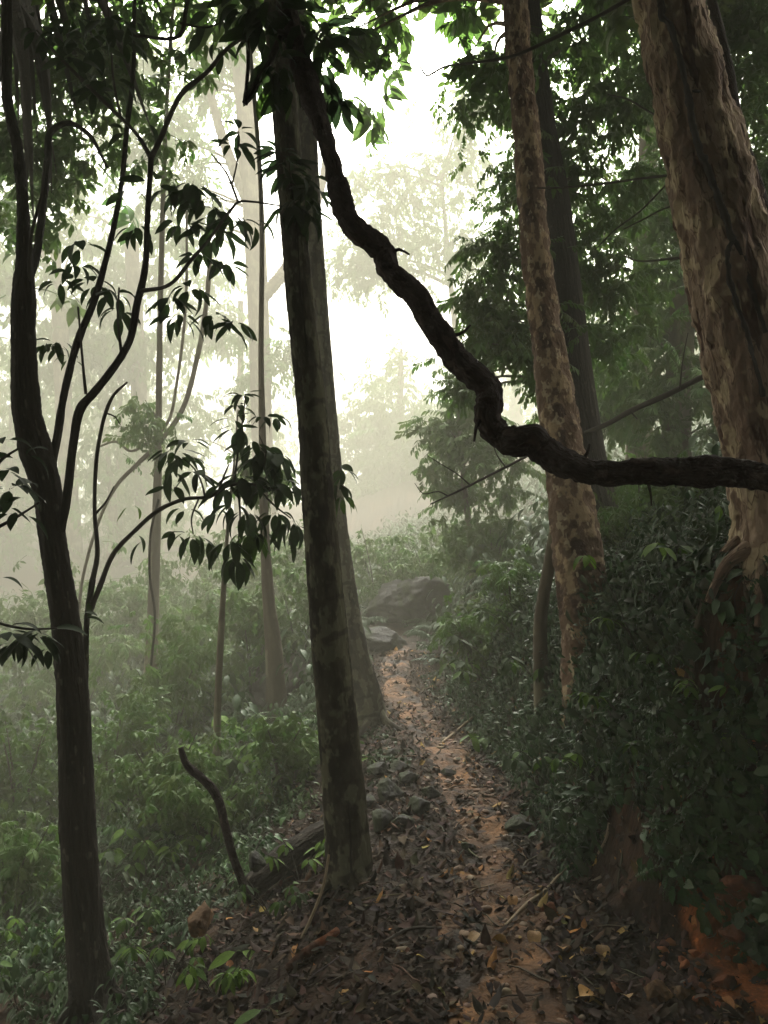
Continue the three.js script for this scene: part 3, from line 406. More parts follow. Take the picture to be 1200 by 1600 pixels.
// --- the twisted woody vine
{
  const vineRows = [[438, -60, 3.5, 30], [447, 0, 3.45, 33], [458, 45, 3.4, 32], [466, 85, 3.4, 33], [480, 130, 3.35, 33], [498, 185, 3.3, 30], [514, 240, 3.25, 29], [528, 290, 3.22, 30], [541, 335, 3.2, 31], [556, 362, 3.2, 36], [580, 378, 3.2, 38], [602, 396, 3.2, 36], [606, 420, 3.18, 34], [628, 444, 3.15, 36], [652, 464, 3.12, 38], [668, 495, 3.1, 37], [690, 530, 3.08, 38], [716, 562, 3.05, 41], [745, 588, 3.0, 42], [762, 606, 3.0, 46], [764, 632, 3.0, 48], [762, 656, 3.0, 46], [782, 680, 2.98, 42], [806, 690, 2.95, 38], [832, 686, 2.92, 42], [850, 700, 2.9, 46], [872, 718, 2.88, 45], [905, 735, 2.85, 44], [950, 740, 2.8, 42], [1000, 738, 2.78, 42], [1060, 737, 2.75, 40], [1120, 737, 2.7, 42], [1170, 742, 2.68, 44], [1215, 750, 2.65, 46], [1290, 765, 2.6, 48]];
  const { pts, rad } = fromPixels(vineRows.map(([x, y, t, w]) => [x, y, t, w * 0.98])); pts.forEach((p, i) => { p.z += 0.02 * gauss(); });
  pts.push(at(1360, 800, 2.62), V(2.05, 1.3, -2.8)); rad.push(0.055, 0.06); const g = pts[pts.length - 1]; g.y = land(g.x, -g.z) - 0.15;
  pts.unshift(at(430, -260, 3.6), at(400, -600, 4.0)); rad.unshift(0.042, 0.045);
  const base = V(g.x, land(g.x, -g.z), g.z);
  const s = thing('twisted_vine', 'thick dark twisted woody vine hanging across the view', 'vine', base);
  mesh('stem', limb(local(pts, base), rad, { m: 36, n: 760, amp: 0.3, freq: 20, stretch: 1, uvRadius: 0.045,
    shape: (a, t, f, r, D, P) => r * (0.09 * Math.sin(a * 2 + t * 9) + 0.06 * Math.sin(a * 3 - t * 15) + 0.22 * sst(0.05, 0.5, noise(t * 9, 4, 2)) + 0.09 * noise(a * 2.2, t * 60, 3) * (0.4 + 0.6 * Math.cos(a)) ** 0) }), barkVine, s);
  for (const r of [[[690, 528, 3.08, 9], [720, 520, 3.05, 5], [735, 508, 3.05, 3]], [[600, 398, 3.2, 9], [625, 392, 3.2, 5], [640, 398, 3.2, 3]], [[764, 640, 3, 10], [745, 668, 2.95, 6], [741, 690, 2.95, 3]], [[1010, 745, 2.78, 8], [1020, 770, 2.75, 4], [1018, 790, 2.75, 2]], [[905, 728, 2.85, 10], [918, 706, 2.85, 6], [921, 694, 2.85, 4]]]) twigs(s, r, barkVine, 'twig', { amp: 0.3 });
  // leafy shoots near its top
  for (const r of [[[460, 60, 3.4, 12], [437, 48, 3.35, 9], [415, 40, 3.4, 8]], [[440, 55, 3.4, 12], [425, 90, 3.4, 11], [405, 125, 3.4, 11], [382, 162, 3.4, 9]], [[400, -40, 3.5, 7], [388, 40, 3.45, 6], [386, 100, 3.4, 6], [383, 158, 3.4, 6]], [[466, 40, 3.4, 8], [495, 55, 3.4, 5], [520, 75, 3.4, 3]], [[475, 105, 3.4, 7], [500, 120, 3.4, 5], [518, 150, 3.4, 3]], [[300, -30, 3.7, 7], [292, 10, 3.7, 7], [281, 58, 3.7, 6], [212, 56, 3.8, 5]], [[281, 36, 3.7, 4], [320, 40, 3.7, 3], [345, 36, 3.7, 2]]]) twigs(s, r, barkVine);
  whorls(s, [[400, 10, 3.4, 7, 46, 24, 0.5], [425, 20, 3.4, 7, 46, 24, 0.6], [385, 20, 3.4, 5, 44, 18, 0.6], [410, 50, 3.4, 4, 44, 16, 0.6], [430, 95, 3.4, 6, 46, 16, 1.0], [415, 110, 3.4, 4, 44, 12, 1.0], [445, 105, 3.4, 6, 50, 14, 1.1], [430, 130, 3.4, 2, 44, 6, 1.4, LEAF.fresh], [455, 140, 3.4, 3, 46, 8, 1.0],
    [495, 45, 3.4, 5, 44, 16, 0.4], [500, 85, 3.4, 6, 46, 18, 0.7], [505, 120, 3.4, 6, 46, 16, 0.8], [520, 150, 3.4, 4, 44, 12, 1.0], [530, 165, 3.4, 3, 42, 8, 1.0], [510, 60, 3.4, 5, 42, 18, 0.6], [375, 0, 3.45, 5, 40, 16, 0.6], [470, 20, 3.3, 4, 42, 14, 0.4], [530, 40, 3.6, 4, 40, 16, 0.6, LEAF.dull]]);
}
// --- sprig of drooping leaves in front of the straight tree
{
  const s = thing('slender_climber', 'thin climber with whorls of leaves on the straight trunk', 'climber', straightTree.position.clone().add(V(0.02, 0, 0.2)));
  s.position.y = land(s.position.x, -s.position.z);
  const pts = [s.position.clone().add(V(0, -0.05, 0))]; for (const y of [1250, 1000, 800, 600, 450, 340, 280, 240]) { const f = clamp((y - 160) / 1210, 0, 1); pts.push(at(lerp(446, 552, f) + 3 * gauss(), y, lerp(4.75, 4.5, f) - lerp(0.1, 0.13, f))); }
  mesh('stem', limb(local(pts, s.position), pts.map((_, i) => 0.007 - 0.0005 * i), { m: 6, step: 0.06, amp: 0.1 }), barkDark, s);
  whorls(s, [[440, 240, 4.6, 6, 34, 10, 0.0], [450, 262, 4.6, 5, 36, 12, 0.3], [440, 255, 4.6, 4, 34, 10, 0.0], [462, 280, 4.6, 5, 34, 12, 0.5], [470, 310, 4.6, 6, 40, 14, 1.0], [455, 320, 4.6, 5, 42, 10, 1.1], [480, 330, 4.6, 4, 38, 8, 1.0], [490, 295, 4.65, 4, 34, 12, 0.7], [500, 310, 4.65, 3, 34, 8, 1.0], [485, 275, 4.65, 3, 30, 8, 0.2]]);
}

// ───────────────────────── forest behind ─────────────────────────
const G = 'misty trees in the background';
const far = (label, rows, o) => tree('misty_tree', label, rows.map(([x, y, t, w]) => [x, y, recede(x, t), x < 530 ? w * 0.72 : w]), { bark: barkFar, m: 14, step: 0.2, group: G, flare: 1.4, ...o });
const mist1 = far('thick pale trunk in the mist behind the straight tree', [[372, 0, 13, 44], [384, 150, 13, 48], [396, 330, 13, 46], [404, 500, 13, 46], [410, 700, 13, 46], [418, 860, 13, 50], [428, 970, 13, 56]], { top: 14 });
twigs(mist1, [[404, 470, 33.8, 22], [440, 430, 33.6, 19], [470, 380, 33.4, 16], [500, 300, 33, 13], [515, 200, 33, 9]], barkFar, 'branch', { m: 10 }); twigs(mist1, [[396, 330, 33.8, 22], [360, 250, 33.8, 17], [330, 150, 33.8, 13], [320, 40, 33.8, 9]], barkFar, 'branch', { m: 10 });
const mist2 = far('pale misty trunk beyond the slim leafy sapling', [[205, 380, 15, 30], [212, 500, 15, 32], [218, 640, 15, 34], [224, 780, 15, 36], [230, 900, 15, 38], [236, 980, 15, 44]], { top: 13 });
const mist3 = far('pale misty trunk close behind the forked tree', [[92, 450, 14, 34], [98, 600, 14, 36], [106, 740, 14, 38], [114, 860, 14, 42], [122, 950, 14, 46]], { top: 13 });
const mist4 = far('thin grey trunk in the mist with hanging vines', [[376, 470, 17, 12], [376, 560, 17, 14], [372, 700, 17, 14], [370, 860, 17, 16]], { top: 12 });
const mist5 = far('dark slim trunk rising from the earth mound', [[408, 560, 9.7, 12], [410, 680, 9.6, 16], [412, 780, 9.6, 19], [415, 860, 9.6, 22], [420, 940, 9.5, 27], [428, 1020, 9.5, 38]], { top: 12.5 });
const mist6 = far('grey trunk beside the vine covered gully', [[248, 640, 12, 14], [246, 760, 12, 18], [242, 880, 12, 22], [238, 990, 12, 26]], { top: 12 });
const mist7 = far('faint far trunk between the forked tree and the sapling', [[160, 500, 21, 20], [164, 700, 21, 22], [168, 880, 21, 26]], { top: 14 });
const mist8 = far('faint far trunk under the hanging crown of the slope', [[30, 640, 18, 26], [36, 780, 18, 28], [44, 920, 18, 32]], { top: 14 });
const mist9 = far('faint bushy tree alone in the bright gap', [[627, 545, 22, 5], [626, 600, 22, 10], [622, 700, 22, 14], [620, 800, 22, 18]], {});
const mist10 = far('leafy tree bleached by the glow above the path', [[690, 280, 17, 5], [700, 400, 17, 8], [716, 560, 17, 10], [730, 740, 17, 12]], {});
const mist11 = far('bright green young tree where the path bends', [[715, 600, 12.4, 6], [720, 700, 12.4, 8], [730, 800, 12.4, 9], [735, 850, 12.4, 10]], {});
const hill1 = far('dense leafy tree on the hill behind the flaking trunk', [[1080, 200, 11, 30], [1070, 420, 11, 36], [1060, 620, 11, 42], [1056, 700, 11, 46]], { top: 12 });
const hill2 = far('dark trunk on the hill between patchy and flaking trunks', [[1008, 380, 13, 34], [1004, 520, 13, 36], [1000, 660, 13, 40]], { top: 13 });
const hill3 = far('leafy tree high on the hill at the far edge', [[1230, 120, 8, 24], [1236, 300, 8, 28], [1240, 520, 7.8, 34]], { top: 9 });
const LEAFY = [1.25, 1.4, 1.0];
crown(forkTree, [blob(90, 40, 8.4, 150, 90, 190, 0.34, LEAFY), blob(40, 190, 8.6, 80, 110, 100, 0.34, LEAFY), blob(150, 250, 9.2, 110, 70, 90, 0.34, LEAFY), blob(60, 330, 9, 60, 60, 40, 0.34, LEAFY), blob(210, 90, 9.5, 90, 100, 90, 0.34, LEAFY),
  [V(-2.2, 9.5, -3.2), V(3.6, 1.6, 3.6), 3600, 0.75, LEAFY]], { kind: 1, from: forkTree.joint, bark: barkDark });
crown(mist1, [blob(330, 60, 13, 110, 100, 182, 0.45, LEAFY), blob(250, 190, 13, 110, 110, 182, 0.42, LEAFY), blob(440, 40, 13, 90, 60, 70, 0.42, LEAFY), blob(300, 330, 13, 100, 60, 84, 0.4, LEAFY), blob(410, 560, 13, 60, 70, 84, 0.36, LEAFY)], { kind: 0, from: mist1.joint });
crown(mist2, [blob(200, 520, 15, 130, 90, 181, 0.5, LEAFY), blob(270, 420, 15.5, 120, 80, 110, 0.5, LEAFY), blob(160, 380, 16, 110, 70, 93, 0.5, LEAFY)], { kind: 2, from: mist2.joint });
crown(mist3, [blob(60, 420, 14, 110, 80, 121, 0.5, LEAFY), blob(90, 560, 14.5, 110, 70, 93, 0.45, LEAFY), blob(30, 300, 15, 120, 90, 110, 0.5, LEAFY)], { kind: 1, from: mist3.joint });
crown(mist4, [blob(370, 480, 17, 70, 80, 96, 0.5, LEAFY), blob(330, 640, 17, 90, 60, 72, 0.45, LEAFY)], { kind: 0, from: mist4.joint });
crown(mist7, [blob(160, 560, 21, 120, 90, 132, 0.8, LEAFY)], { kind: 0, from: mist7.joint });
crown(mist8, [blob(20, 600, 18, 110, 110, 132, 0.6, LEAFY), blob(10, 780, 17, 80, 70, 66, 0.5, LEAFY)], { kind: 2, from: mist8.joint });
crown(mist9, [blob(620, 640, 22, 60, 110, 420, 0.5, LEAFY), blob(650, 740, 21, 90, 70, 360, 0.5, LEAFY), blob(580, 760, 21, 70, 60, 280, 0.5, LEAFY), blob(700, 690, 20, 70, 60, 260, 0.5, LEAFY), blob(560, 700, 22, 50, 60, 180, 0.5, LEAFY)], { kind: 0, from: mist9.joint, limbs: 3 });
crown(mist10, [blob(640, 310, 17, 90, 55, 190, 0.36, LEAFY, 0.4), blob(600, 385, 17, 70, 50, 150, 0.36, LEAFY, 0.4), blob(690, 390, 16.5, 70, 65, 210, 0.36, LEAFY, 0.4), blob(710, 250, 17, 70, 60, 170, 0.36, LEAFY, 0.4), blob(745, 150, 16, 50, 70, 120, 0.36, LEAFY, 0.4), blob(560, 430, 17, 60, 35, 90, 0.36, LEAFY, 0.4), blob(590, 270, 17, 50, 30, 60, 0.36, LEAFY, 0.4)], { kind: 0, from: mist10.joint, limbs: 2 });
crown(mist11, [blob(710, 640, 12.4, 60, 70, 190, 0.34, LEAFY), blob(760, 720, 12, 70, 60, 180, 0.32, LEAFY), blob(690, 740, 12.4, 60, 60, 150, 0.32, LEAFY)], { kind: 2, from: mist11.joint, limbs: 2 });
crown(shadeTree, [blob(780, 430, 8.4, 75, 80, 260, 0.26, LEAFY), blob(800, 540, 8.2, 85, 70, 280, 0.26, LEAFY), blob(900, 300, 9, 110, 130, 380, 0.28, LEAFY), blob(940, 470, 9.2, 100, 110, 330, 0.28, LEAFY), blob(830, 200, 9.4, 80, 110, 230, 0.28, LEAFY), blob(770, 160, 9.6, 70, 60, 90, 0.28, LEAFY), blob(930, 120, 9.4, 110, 110, 320, 0.28, LEAFY), blob(720, 590, 9, 40, 40, 60, 0.26, LEAFY)], { kind: 2, from: shadeTree.joint, limbs: 3 });
crown(hill1, [blob(1040, 330, 11, 90, 110, 220, 0.34, LEAFY), blob(1130, 160, 11, 120, 150, 300, 0.36, LEAFY), blob(1010, 560, 11, 90, 80, 200, 0.34, LEAFY), blob(1120, 480, 11, 110, 110, 260, 0.36, LEAFY), blob(1000, 80, 11.5, 100, 110, 200, 0.36, LEAFY), blob(1080, 640, 10.5, 110, 60, 200, 0.34, LEAFY)], { kind: 0, from: hill1.joint, limbs: 3 });
crown(hill2, [blob(960, 620, 12.5, 90, 60, 200, 0.36, LEAFY), blob(1010, 380, 13.5, 130, 120, 260, 0.4, LEAFY), blob(900, 620, 12, 70, 60, 150, 0.34, LEAFY)], { kind: 2, from: hill2.joint, limbs: 2 });
crown(hill3, [blob(1170, 60, 7.5, 70, 110, 190, 0.28, LEAFY), blob(1195, 230, 7.5, 50, 120, 160, 0.28, LEAFY), blob(1150, 20, 8, 80, 60, 120, 0.28, LEAFY)], { kind: 1, from: hill3.joint, limbs: 3 });
crown(mist5, [blob(400, 760, 9.8, 60, 60, 70, 0.28, LEAFY), [V(-1.4, 13.2, -11), V(3.0, 1.2, 2.4), 1300, 0.75, LEAFY]], { kind: 2, from: mist5.joint, limbs: 3 });
crown(mist6, [blob(250, 650, 12, 60, 60, 60, 0.34, LEAFY), [V(-4.8, 12.6, -8.2), V(3.4, 1.4, 3.0), 1500, 0.75, LEAFY]], { kind: 2, from: mist6.joint, limbs: 3 });
// high crowns over the path, above the frame
crown(straightTree, [[V(-0.6, 9.6, -4.2), V(3.8, 1.6, 3.8), 3800, 0.75, LEAFY]], { kind: 1, from: straightTree.joint, bark: barkDark });
crown(patchyTree, [[V(2.2, 10.4, -6.4), V(3.8, 1.6, 3.8), 3600, 0.75, LEAFY], blob(560, 25, 7.5, 50, 40, 26, 0.36, LEAFY), blob(780, 90, 7.6, 60, 60, 50, 0.3, LEAFY)], { kind: 3, from: patchyTree.joint, bark: barkPatchy });
crown(flakyTree, [[V(1.8, 10.6, -3.2), V(4.2, 1.8, 4.2), 4000, 0.8, LEAFY]], { kind: 3, from: flakyTree.joint, bark: barkFlaky });
crown(paleTree, [[V(-1.6, 12, -8.8), V(3.8, 1.4, 3.0), 3000, 0.75, LEAFY]], { kind: 1, from: paleTree.joint });
// the forest goes on behind the viewer
for (const [x, d, h, label] of [[-3.4, -3.5, 9, 'tree behind the viewer on the low side of the path'], [2.6, -2.6, 10, 'tree behind the viewer at the foot of the bank'], [0.2, -7.5, 10, 'tree behind the viewer where the path goes on'], [5.2, 0.4, 10, 'tree on top of the bank beside the viewer'], [-5.2, 1.2, 9.5, 'tree down the slope beside the viewer'], [-5.5, -9, 10, 'tree behind the viewer far down the slope'], [6.5, -7, 11, 'tree behind the viewer far up the bank'], [-10.5, 11, 11, 'tree further down the slope outside the view']]) {
  const b = onLand(x, d), o = thing('forest_tree', label, 'tree', b, 'trees behind the viewer');
  const pts = [V(0, -0.2, 0), V(0.05, 1.2, 0), V(0.15, h * 0.5, -0.1), V(0.1, h, -0.15)], g = limb(pts, [0.24, 0.18, 0.14, 0.05], { m: 12, step: 0.3 }); mesh('trunk', g, barkFar, o);
  crown(o, [[b.clone().add(V(0, h, 0)), V(3.8, 1.8, 3.8), 3000, 0.85, LEAFY], [b.clone().add(V(0, h * 0.45, 0)), d > 0 ? V(1.7, 2.6, 1.7) : V(3.0, 2.6, 2.4), 1300, 0.6, LEAFY]], { kind: 1, from: (e) => g.userData.curve.getPoint(clamp((e.y - b.y - 1) / h, 0.2, 1)).add(b) });
}
// more of the wood fading into the mist: one mass of far trees
{
  const list = [], trunks = [];
  for (let i = 0; i < 46; i++) {
    const d = rr(36, 66), x = rr(-36, 32); const px = x / d * FOCAL + 600; if (px > 500 && px < 800 && d > 26) continue;
    const b = onLand(x, d, -0.3), h = rr(6.5, 10); trunks.push(limb([b, b.clone().add(V(gauss() * 0.2, h * 0.5, 0)), b.clone().add(V(gauss() * 0.5, h, 0))], [0.3, 0.2, 0.08], { m: 7, step: 1, amp: 0.05 }));
    for (let k = 0; k < 170; k++) list.push([sprayMatrix(b.clone().add(V(gauss() * 2.6, h * rr(0.1, 1.08), gauss() * 2.4)), rr(0.7, 1.2)), tint(...LEAFY, 0.12)]);
  }
  const m = copies('distant_forest', SPRAYS[0], sprayMat, list); tag(m, 'far wood fading into the pale mist', 'forest', null, 'stuff');
  const t = mesh('trunks', mergeGeometries(trunks), barkFar, m); t.userData.kind = 'stuff';
}

// ───────────────────────── hanging vines and dead branches ─────────────────────────
function stick(name, label, rows, mat = twigMat, category = 'branch', o = {}) { const { pts, rad } = fromPixels(rows), b = pts[pts.length - 1].clone(), g = thing(name, label, category, b, o.group); mesh('stem', limb(local(pts, b), rad, { m: 7, step: 0.05, amp: 0.15, freq: 14, ...o }), mat, g); return g; }
stick('hanging_vine', 'pale curved vine looping down in the mist behind the sapling', [[330, 380, 12.6, 7], [322, 480, 12.4, 8], [308, 560, 12.2, 8], [285, 640, 12, 8], [250, 690, 11.8, 8], [215, 725, 11.6, 7], [185, 755, 11.5, 6], [160, 800, 11.4, 5], [130, 900, 11.3, 5], [120, 990, 11.2, 5]], barkFar, 'vine', { step: 0.12 });
stick('hanging_vine', 'second thinner vine crossing the curved one in the mist', [[292, 330, 12.8, 4], [290, 480, 12.6, 5], [276, 600, 12.3, 5], [262, 660, 12, 5], [232, 690, 11.9, 5], [205, 705, 11.9, 4], [180, 690, 12, 4], [150, 700, 12, 3]], barkFar, 'vine', { step: 0.12 });
stick('hanging_vine', 'thin vine hanging straight beside the misty sapling crown', [[248, 780, 8.8, 4], [236, 830, 8.8, 4], [234, 900, 8.8, 4], [242, 960, 8.8, 4], [236, 1040, 8.8, 4]], barkDark, 'vine');
stick('bare_bough', 'long thin bough slanting across the bright gap at top', [[990, -6, 5.2, 7], [930, 28, 5.3, 6], [860, 62, 5.4, 6], [800, 88, 5.5, 5], [740, 98, 5.6, 4], [695, 104, 5.7, 3], [668, 118, 5.7, 3], [655, 104, 5.8, 2], [620, 94, 5.9, 1.5]]);
{
  const s = stick('bare_bough', 'dark bare bough rising from shaded trunk to the flaking tree', [[1150, 566, 5.6, 8], [1100, 588, 5.8, 9], [1040, 618, 6.2, 9], [990, 640, 6.6, 9], [950, 662, 7, 8], [915, 676, 7.4, 7]]);
  twigs(s, [[1062, 608, 6, 3], [1068, 560, 6, 2], [1075, 520, 6, 1.5]], twigMat, 'twig'); twigs(s, [[985, 642, 6.6, 3], [996, 655, 6.6, 2]], twigMat, 'twig');
}
{
  const s = stick('dead_twig', 'bare dead twigs poking out left of the patchy trunk', [[825, 712, 5.3, 4], [780, 735, 5.2, 4], [735, 758, 5.1, 4], [700, 775, 5.1, 3], [672, 788, 5.1, 2]]);
  twigs(s, [[735, 758, 5.1, 3], [715, 740, 5.1, 2], [690, 725, 5.1, 1.5], [668, 712, 5.1, 1]], twigMat, 'twig'); twigs(s, [[700, 775, 5.1, 2.5], [685, 768, 5.1, 2], [660, 772, 5.1, 1.5], [648, 755, 5.1, 1]], twigMat, 'twig'); twigs(s, [[790, 730, 5.2, 2.5], [775, 710, 5.2, 2], [770, 690, 5.2, 1]], twigMat, 'twig');
}
stick('dry_branch', 'thin dry branch level in front of the hill foliage', [[1062, 272, 5, 4], [1010, 278, 5.3, 4], [950, 286, 5.6, 4], [880, 293, 5.9, 3], [840, 294, 6, 3]]);
stick('dry_branch', 'thin dry branch forking down beside the flaking trunk', [[1058, 270, 5, 4], [1030, 300, 5.2, 3], [1000, 330, 5.4, 3], [960, 360, 5.6, 2.5], [930, 390, 5.8, 2]]);
stick('dry_branch', 'crooked dry branch above the level dry branches', [[1040, 190, 5, 3], [1010, 172, 5.2, 3], [980, 155, 5.4, 3], [950, 148, 5.6, 2]]);
stick('dry_branch', 'lowest dry branch reaching out from the flaking trunk', [[1096, 400, 4.6, 4], [1050, 404, 4.9, 4], [1000, 408, 5.2, 3], [975, 400, 5.4, 2.5]]);
stick('dry_branch', 'curved dry branch between the forking and lowest ones', [[1066, 318, 4.9, 4], [1040, 325, 5, 3], [1010, 340, 5.2, 3], [975, 358, 5.4, 2]]);
stick('pale_sapling', 'thin pale stem standing in the leafy gully', [[372, 640, 7.8, 2], [366, 720, 7.75, 3], [358, 800, 7.7, 5], [352, 880, 7.6, 7], [349, 930, 7.55, 9], [346, 980, 7.5, 11], [343, 1040, 7.5, 11], [340, 1110, 7.5, 12], [339, 1180, 7.5, 12]], barkFar, 'sapling');
stick('dead_sapling', 'crooked dead stem leaning over the mossy log', [[282, 1168, 4.7, 9], [292, 1195, 4.68, 12], [318, 1218, 4.66, 14], [340, 1245, 4.65, 15], [352, 1290, 4.63, 14], [362, 1330, 4.6, 14], [378, 1375, 4.6, 14], [390, 1410, 4.6, 14]], barkVine, 'dead stem', { amp: 0.3 });
stick('leaning_cane', 'pale cane propped against the base of straight trunk', [[514, 1335, 4.05, 4], [505, 1385, 4.0, 4.5], [488, 1430, 3.95, 5], [470, 1470, 3.9, 5]], paleTwigMat, 'cane');

// ───────────────────────── rocks, log, mound ─────────────────────────
function rockGeometry(seed, sx, sy, sz, flat = 0.25, det = 4) {
  const g0 = new THREE.IcosahedronGeometry(1, det), p = g0.getAttribute('position'), v = V(), q = rng(seed), cuts = []; for (let i = 0; i < 13; i++) cuts.push([V(q() * 2 - 1, q() * 2 - 1, q() * 2 - 1).normalize(), 0.45 + 0.35 * q()]);
  for (let i = 0; i < p.count; i++) { v.fromBufferAttribute(p, i).normalize(); let r = 1; for (const [n, d] of cuts) { const c = v.dot(n); if (c > 0.05) r = Math.min(r, d / c); } r *= 1 + flat * 0.5 * fbm(v.x * 2 + seed, v.y * 2, v.z * 2, 4) + 0.13 * fbm(v.x * 6, v.y * 6, v.z * 6 + seed, 4) + 0.06 * fbm(v.x * 15, v.y * 9 + seed, v.z * 9, 3); p.setXYZ(i, v.x * r * sx, v.y * r * sy, v.z * r * sz); }
  const uv = []; for (let i = 0; i < p.count; i++) uv.push(p.getX(i) + p.getZ(i) * 0.3, p.getY(i) + p.getZ(i)); g0.setAttribute('uv', new THREE.Float32BufferAttribute(uv, 2)); g0.computeVertexNormals(); return g0;
}
function smooth(g) { const map = new Map(), p = g.getAttribute('position'), n = g.getAttribute('normal'); const key = (i) => `${p.getX(i).toFixed(4)},${p.getY(i).toFixed(4)},${p.getZ(i).toFixed(4)}`; for (let i = 0; i < p.count; i++) { const k = key(i); if (!map.has(k)) map.set(k, V()); map.get(k).add(V(n.getX(i), n.getY(i), n.getZ(i))); } for (let i = 0; i < p.count; i++) { const a = map.get(key(i)).clone().normalize(); n.setXYZ(i, a.x, a.y, a.z); } return g; }
const rockMat = (a, b, c, seed) => barkMaterial(seed, [0.6, 0.6], 0.02, 0.85, (u, v, f) => { const w = f(u, v, 8, 8, 5), m = f(u + 0.3, v, 5, 5, 4), k = f(u, v, 40, 40, 2); let col = mix3(a, b, w * 0.6 + k * 0.4); col = mix3(col, c, sst(0.52, 0.66, m) * 0.7); return { c: col, h: w * 0.7 + k * 0.3 }; });
const greyRock = rockMat([46, 45, 46], [74, 72, 71], [56, 64, 42], 61), tanRock = rockMat([98, 76, 54], [150, 116, 82], [70, 54, 42], 63), rustRock = rockMat([84, 52, 38], [128, 80, 54], [58, 44, 38], 67);
function rock(name, label, px, py, w, h, mat, o = {}) { const p = o.t ? at(px, py, o.t) : hit(px, py), t = p.clone().sub(EYE).dot(FWD), sx = w / 2 / FOCAL * t, sy = h / 2 / FOCAL * t; p.y += sy * (o.lift ?? 0.15); const m = mesh(name, smooth(rockGeometry(o.seed || Math.floor(px * 7 + py), sx, sy, (sx + sy) * 0.6, o.flat ?? 0.25, (o.det || 4) * 2 + 2)), mat); m.position.copy(p); m.rotation.set(gauss() * 0.15, gauss() * 0.5, o.roll ?? gauss() * 0.2); return tag(m, label, o.category || 'rock', o.group); }
rock('boulder', 'large grey boulder at the head of the path', 645, 968, 150, 92, greyRock, { det: 6, lift: 0.5, roll: 0.12, category: 'boulder' });
rock('boulder', 'dark low boulder under the large grey one', 590, 1012, 110, 60, greyRock, { det: 5, category: 'boulder' });
rock('boulder', 'dark mossy boulder upslope of the large grey one', 775, 905, 110, 70, greyRock, { det: 5, category: 'boulder' });
rock('earth_mound', 'dark earth mound with roots below the slim trunk', 440, 1085, 150, 110, new THREE.MeshStandardMaterial({ color: new THREE.Color().setRGB(0.05, 0.042, 0.042), bumpMap: soilBump, bumpScale: 0.03, roughness: 0.95 }), { det: 6, lift: 0.2, category: 'mound' });
rock('rock', 'brown upright stone among the leaves below the log', 312, 1462, 44, 64, tanRock, { roll: -0.5, lift: 0.7, t: 4.0 });
rock('rock', 'grey flat stone at the path side by straight trunk', 655, 1268, 50, 40, greyRock);
rock('rock', 'grey mossy stone left of the flat grey one', 608, 1245, 56, 46, greyRock);
rock('rock', 'small grey stone above the mossy stone', 625, 1205, 40, 30, greyRock);
rock('rock', 'dark stone low beside the straight trunk base', 596, 1290, 46, 40, greyRock);
for (const [px, py, w, h, label] of [[640, 1225, 44, 30, 'angular stone between the mossy and the flat grey ones'], [672, 1246, 34, 24, 'small stone touching the path right of the flat one'], [590, 1212, 40, 32, 'rounded stone at the slender tree foot'], [628, 1292, 40, 28, 'low stone below the flat grey one'], [662, 1302, 30, 20, 'small low stone at path edge below the flat one'], [612, 1182, 30, 22, 'little stone uphill beside slender tree'], [700, 1212, 30, 16, 'flat stone bedded in the middle of the path'], [735, 1330, 34, 16, 'worn stone bedded in the path further down'], [575, 1262, 34, 30, 'stone tucked behind the straight trunk']]) rock('rock', label, px, py, w, h, greyRock, { lift: 0.4 });
rock('rock', 'dark flat stone set in the path edge at the bend', 812, 1292, 76, 34, greyRock);
rock('rock', 'flat tan stone half buried on the clay', 1030, 1560, 58, 36, tanRock);
rock('rock', 'small rust stone on the litter by flat tan one', 968, 1550, 30, 18, rustRock);
rock('rock', 'tan chip of stone above the clay patch', 1065, 1556, 34, 26, tanRock);
rock('rock', 'purple brown stone resting on the orange clay', 1132, 1550, 44, 36, rustRock, { lift: 0.6 });
rock('rock', 'rust coloured stone under the fallen stick', 858, 1425, 42, 26, rustRock);
rock('rock', 'tan stone beside the rust coloured stone', 870, 1446, 22, 16, tanRock);
rock('rock', 'pale pebble below the tan stone', 886, 1488, 20, 18, tanRock);
rock('rock', 'grey stone on bank foot by the single leaf plant', 1165, 1395, 70, 60, rustRock);
rock('rock', 'orange clod of clay at the picture corner', 1150, 1475, 70, 40, rustRock, { flat: 0.4 });
rock('rock', 'grey stone at the head of fallen log', 400, 1350, 40, 34, greyRock, { t: 4.7 });
{
  const a = at(388, 1392, 4.75), b = at(440, 1345, 5.0), c = at(505, 1300, 5.3); const s = thing('fallen_log', 'short fallen log lying on the slope behind the straight trunk', 'log', a.clone());
  mesh('wood', limb(local([a, b, c], a), [0.075, 0.085, 0.08], { m: 16, step: 0.04, amp: 0.18, freq: 8 }), barkDark, s);
}
function lying(name, label, rows, mat = twigMat, category = 'stick') { const pts = rows.map(([x, y]) => hit(x, y)), b = pts[0].clone(), s = thing(name, label, category, b); pts.forEach((p, i) => { p.y += 0.012 + 0.012 * (i % 2); }); mesh('wood', limb(local(pts, b), rows.map(([, , w], i) => w / 2 / FOCAL * pts[i].clone().sub(EYE).dot(FWD)), { m: 7, step: 0.03, amp: 0.2, freq: 14 }), mat, s); return s; }
{ const s = lying('fallen_stick', 'pale forked stick lying across the path edge', [[790, 1452, 6], [825, 1420, 7], [850, 1398, 6], [875, 1375, 5], [896, 1356, 4]], paleTwigMat); const p = [hit(848, 1400), hit(835, 1400), hit(815, 1412)]; p.forEach((q) => { q.y += 0.02; }); mesh('twig', limb(local(p, s.position), [0.006, 0.005, 0.003], { m: 6, step: 0.03 }), paleTwigMat, s); }
lying('surface_root', 'reddish root on the slope below the straight trunk', [[448, 1522, 14], [475, 1502, 18], [500, 1485, 18], [528, 1466, 12]], rustRock, 'root');
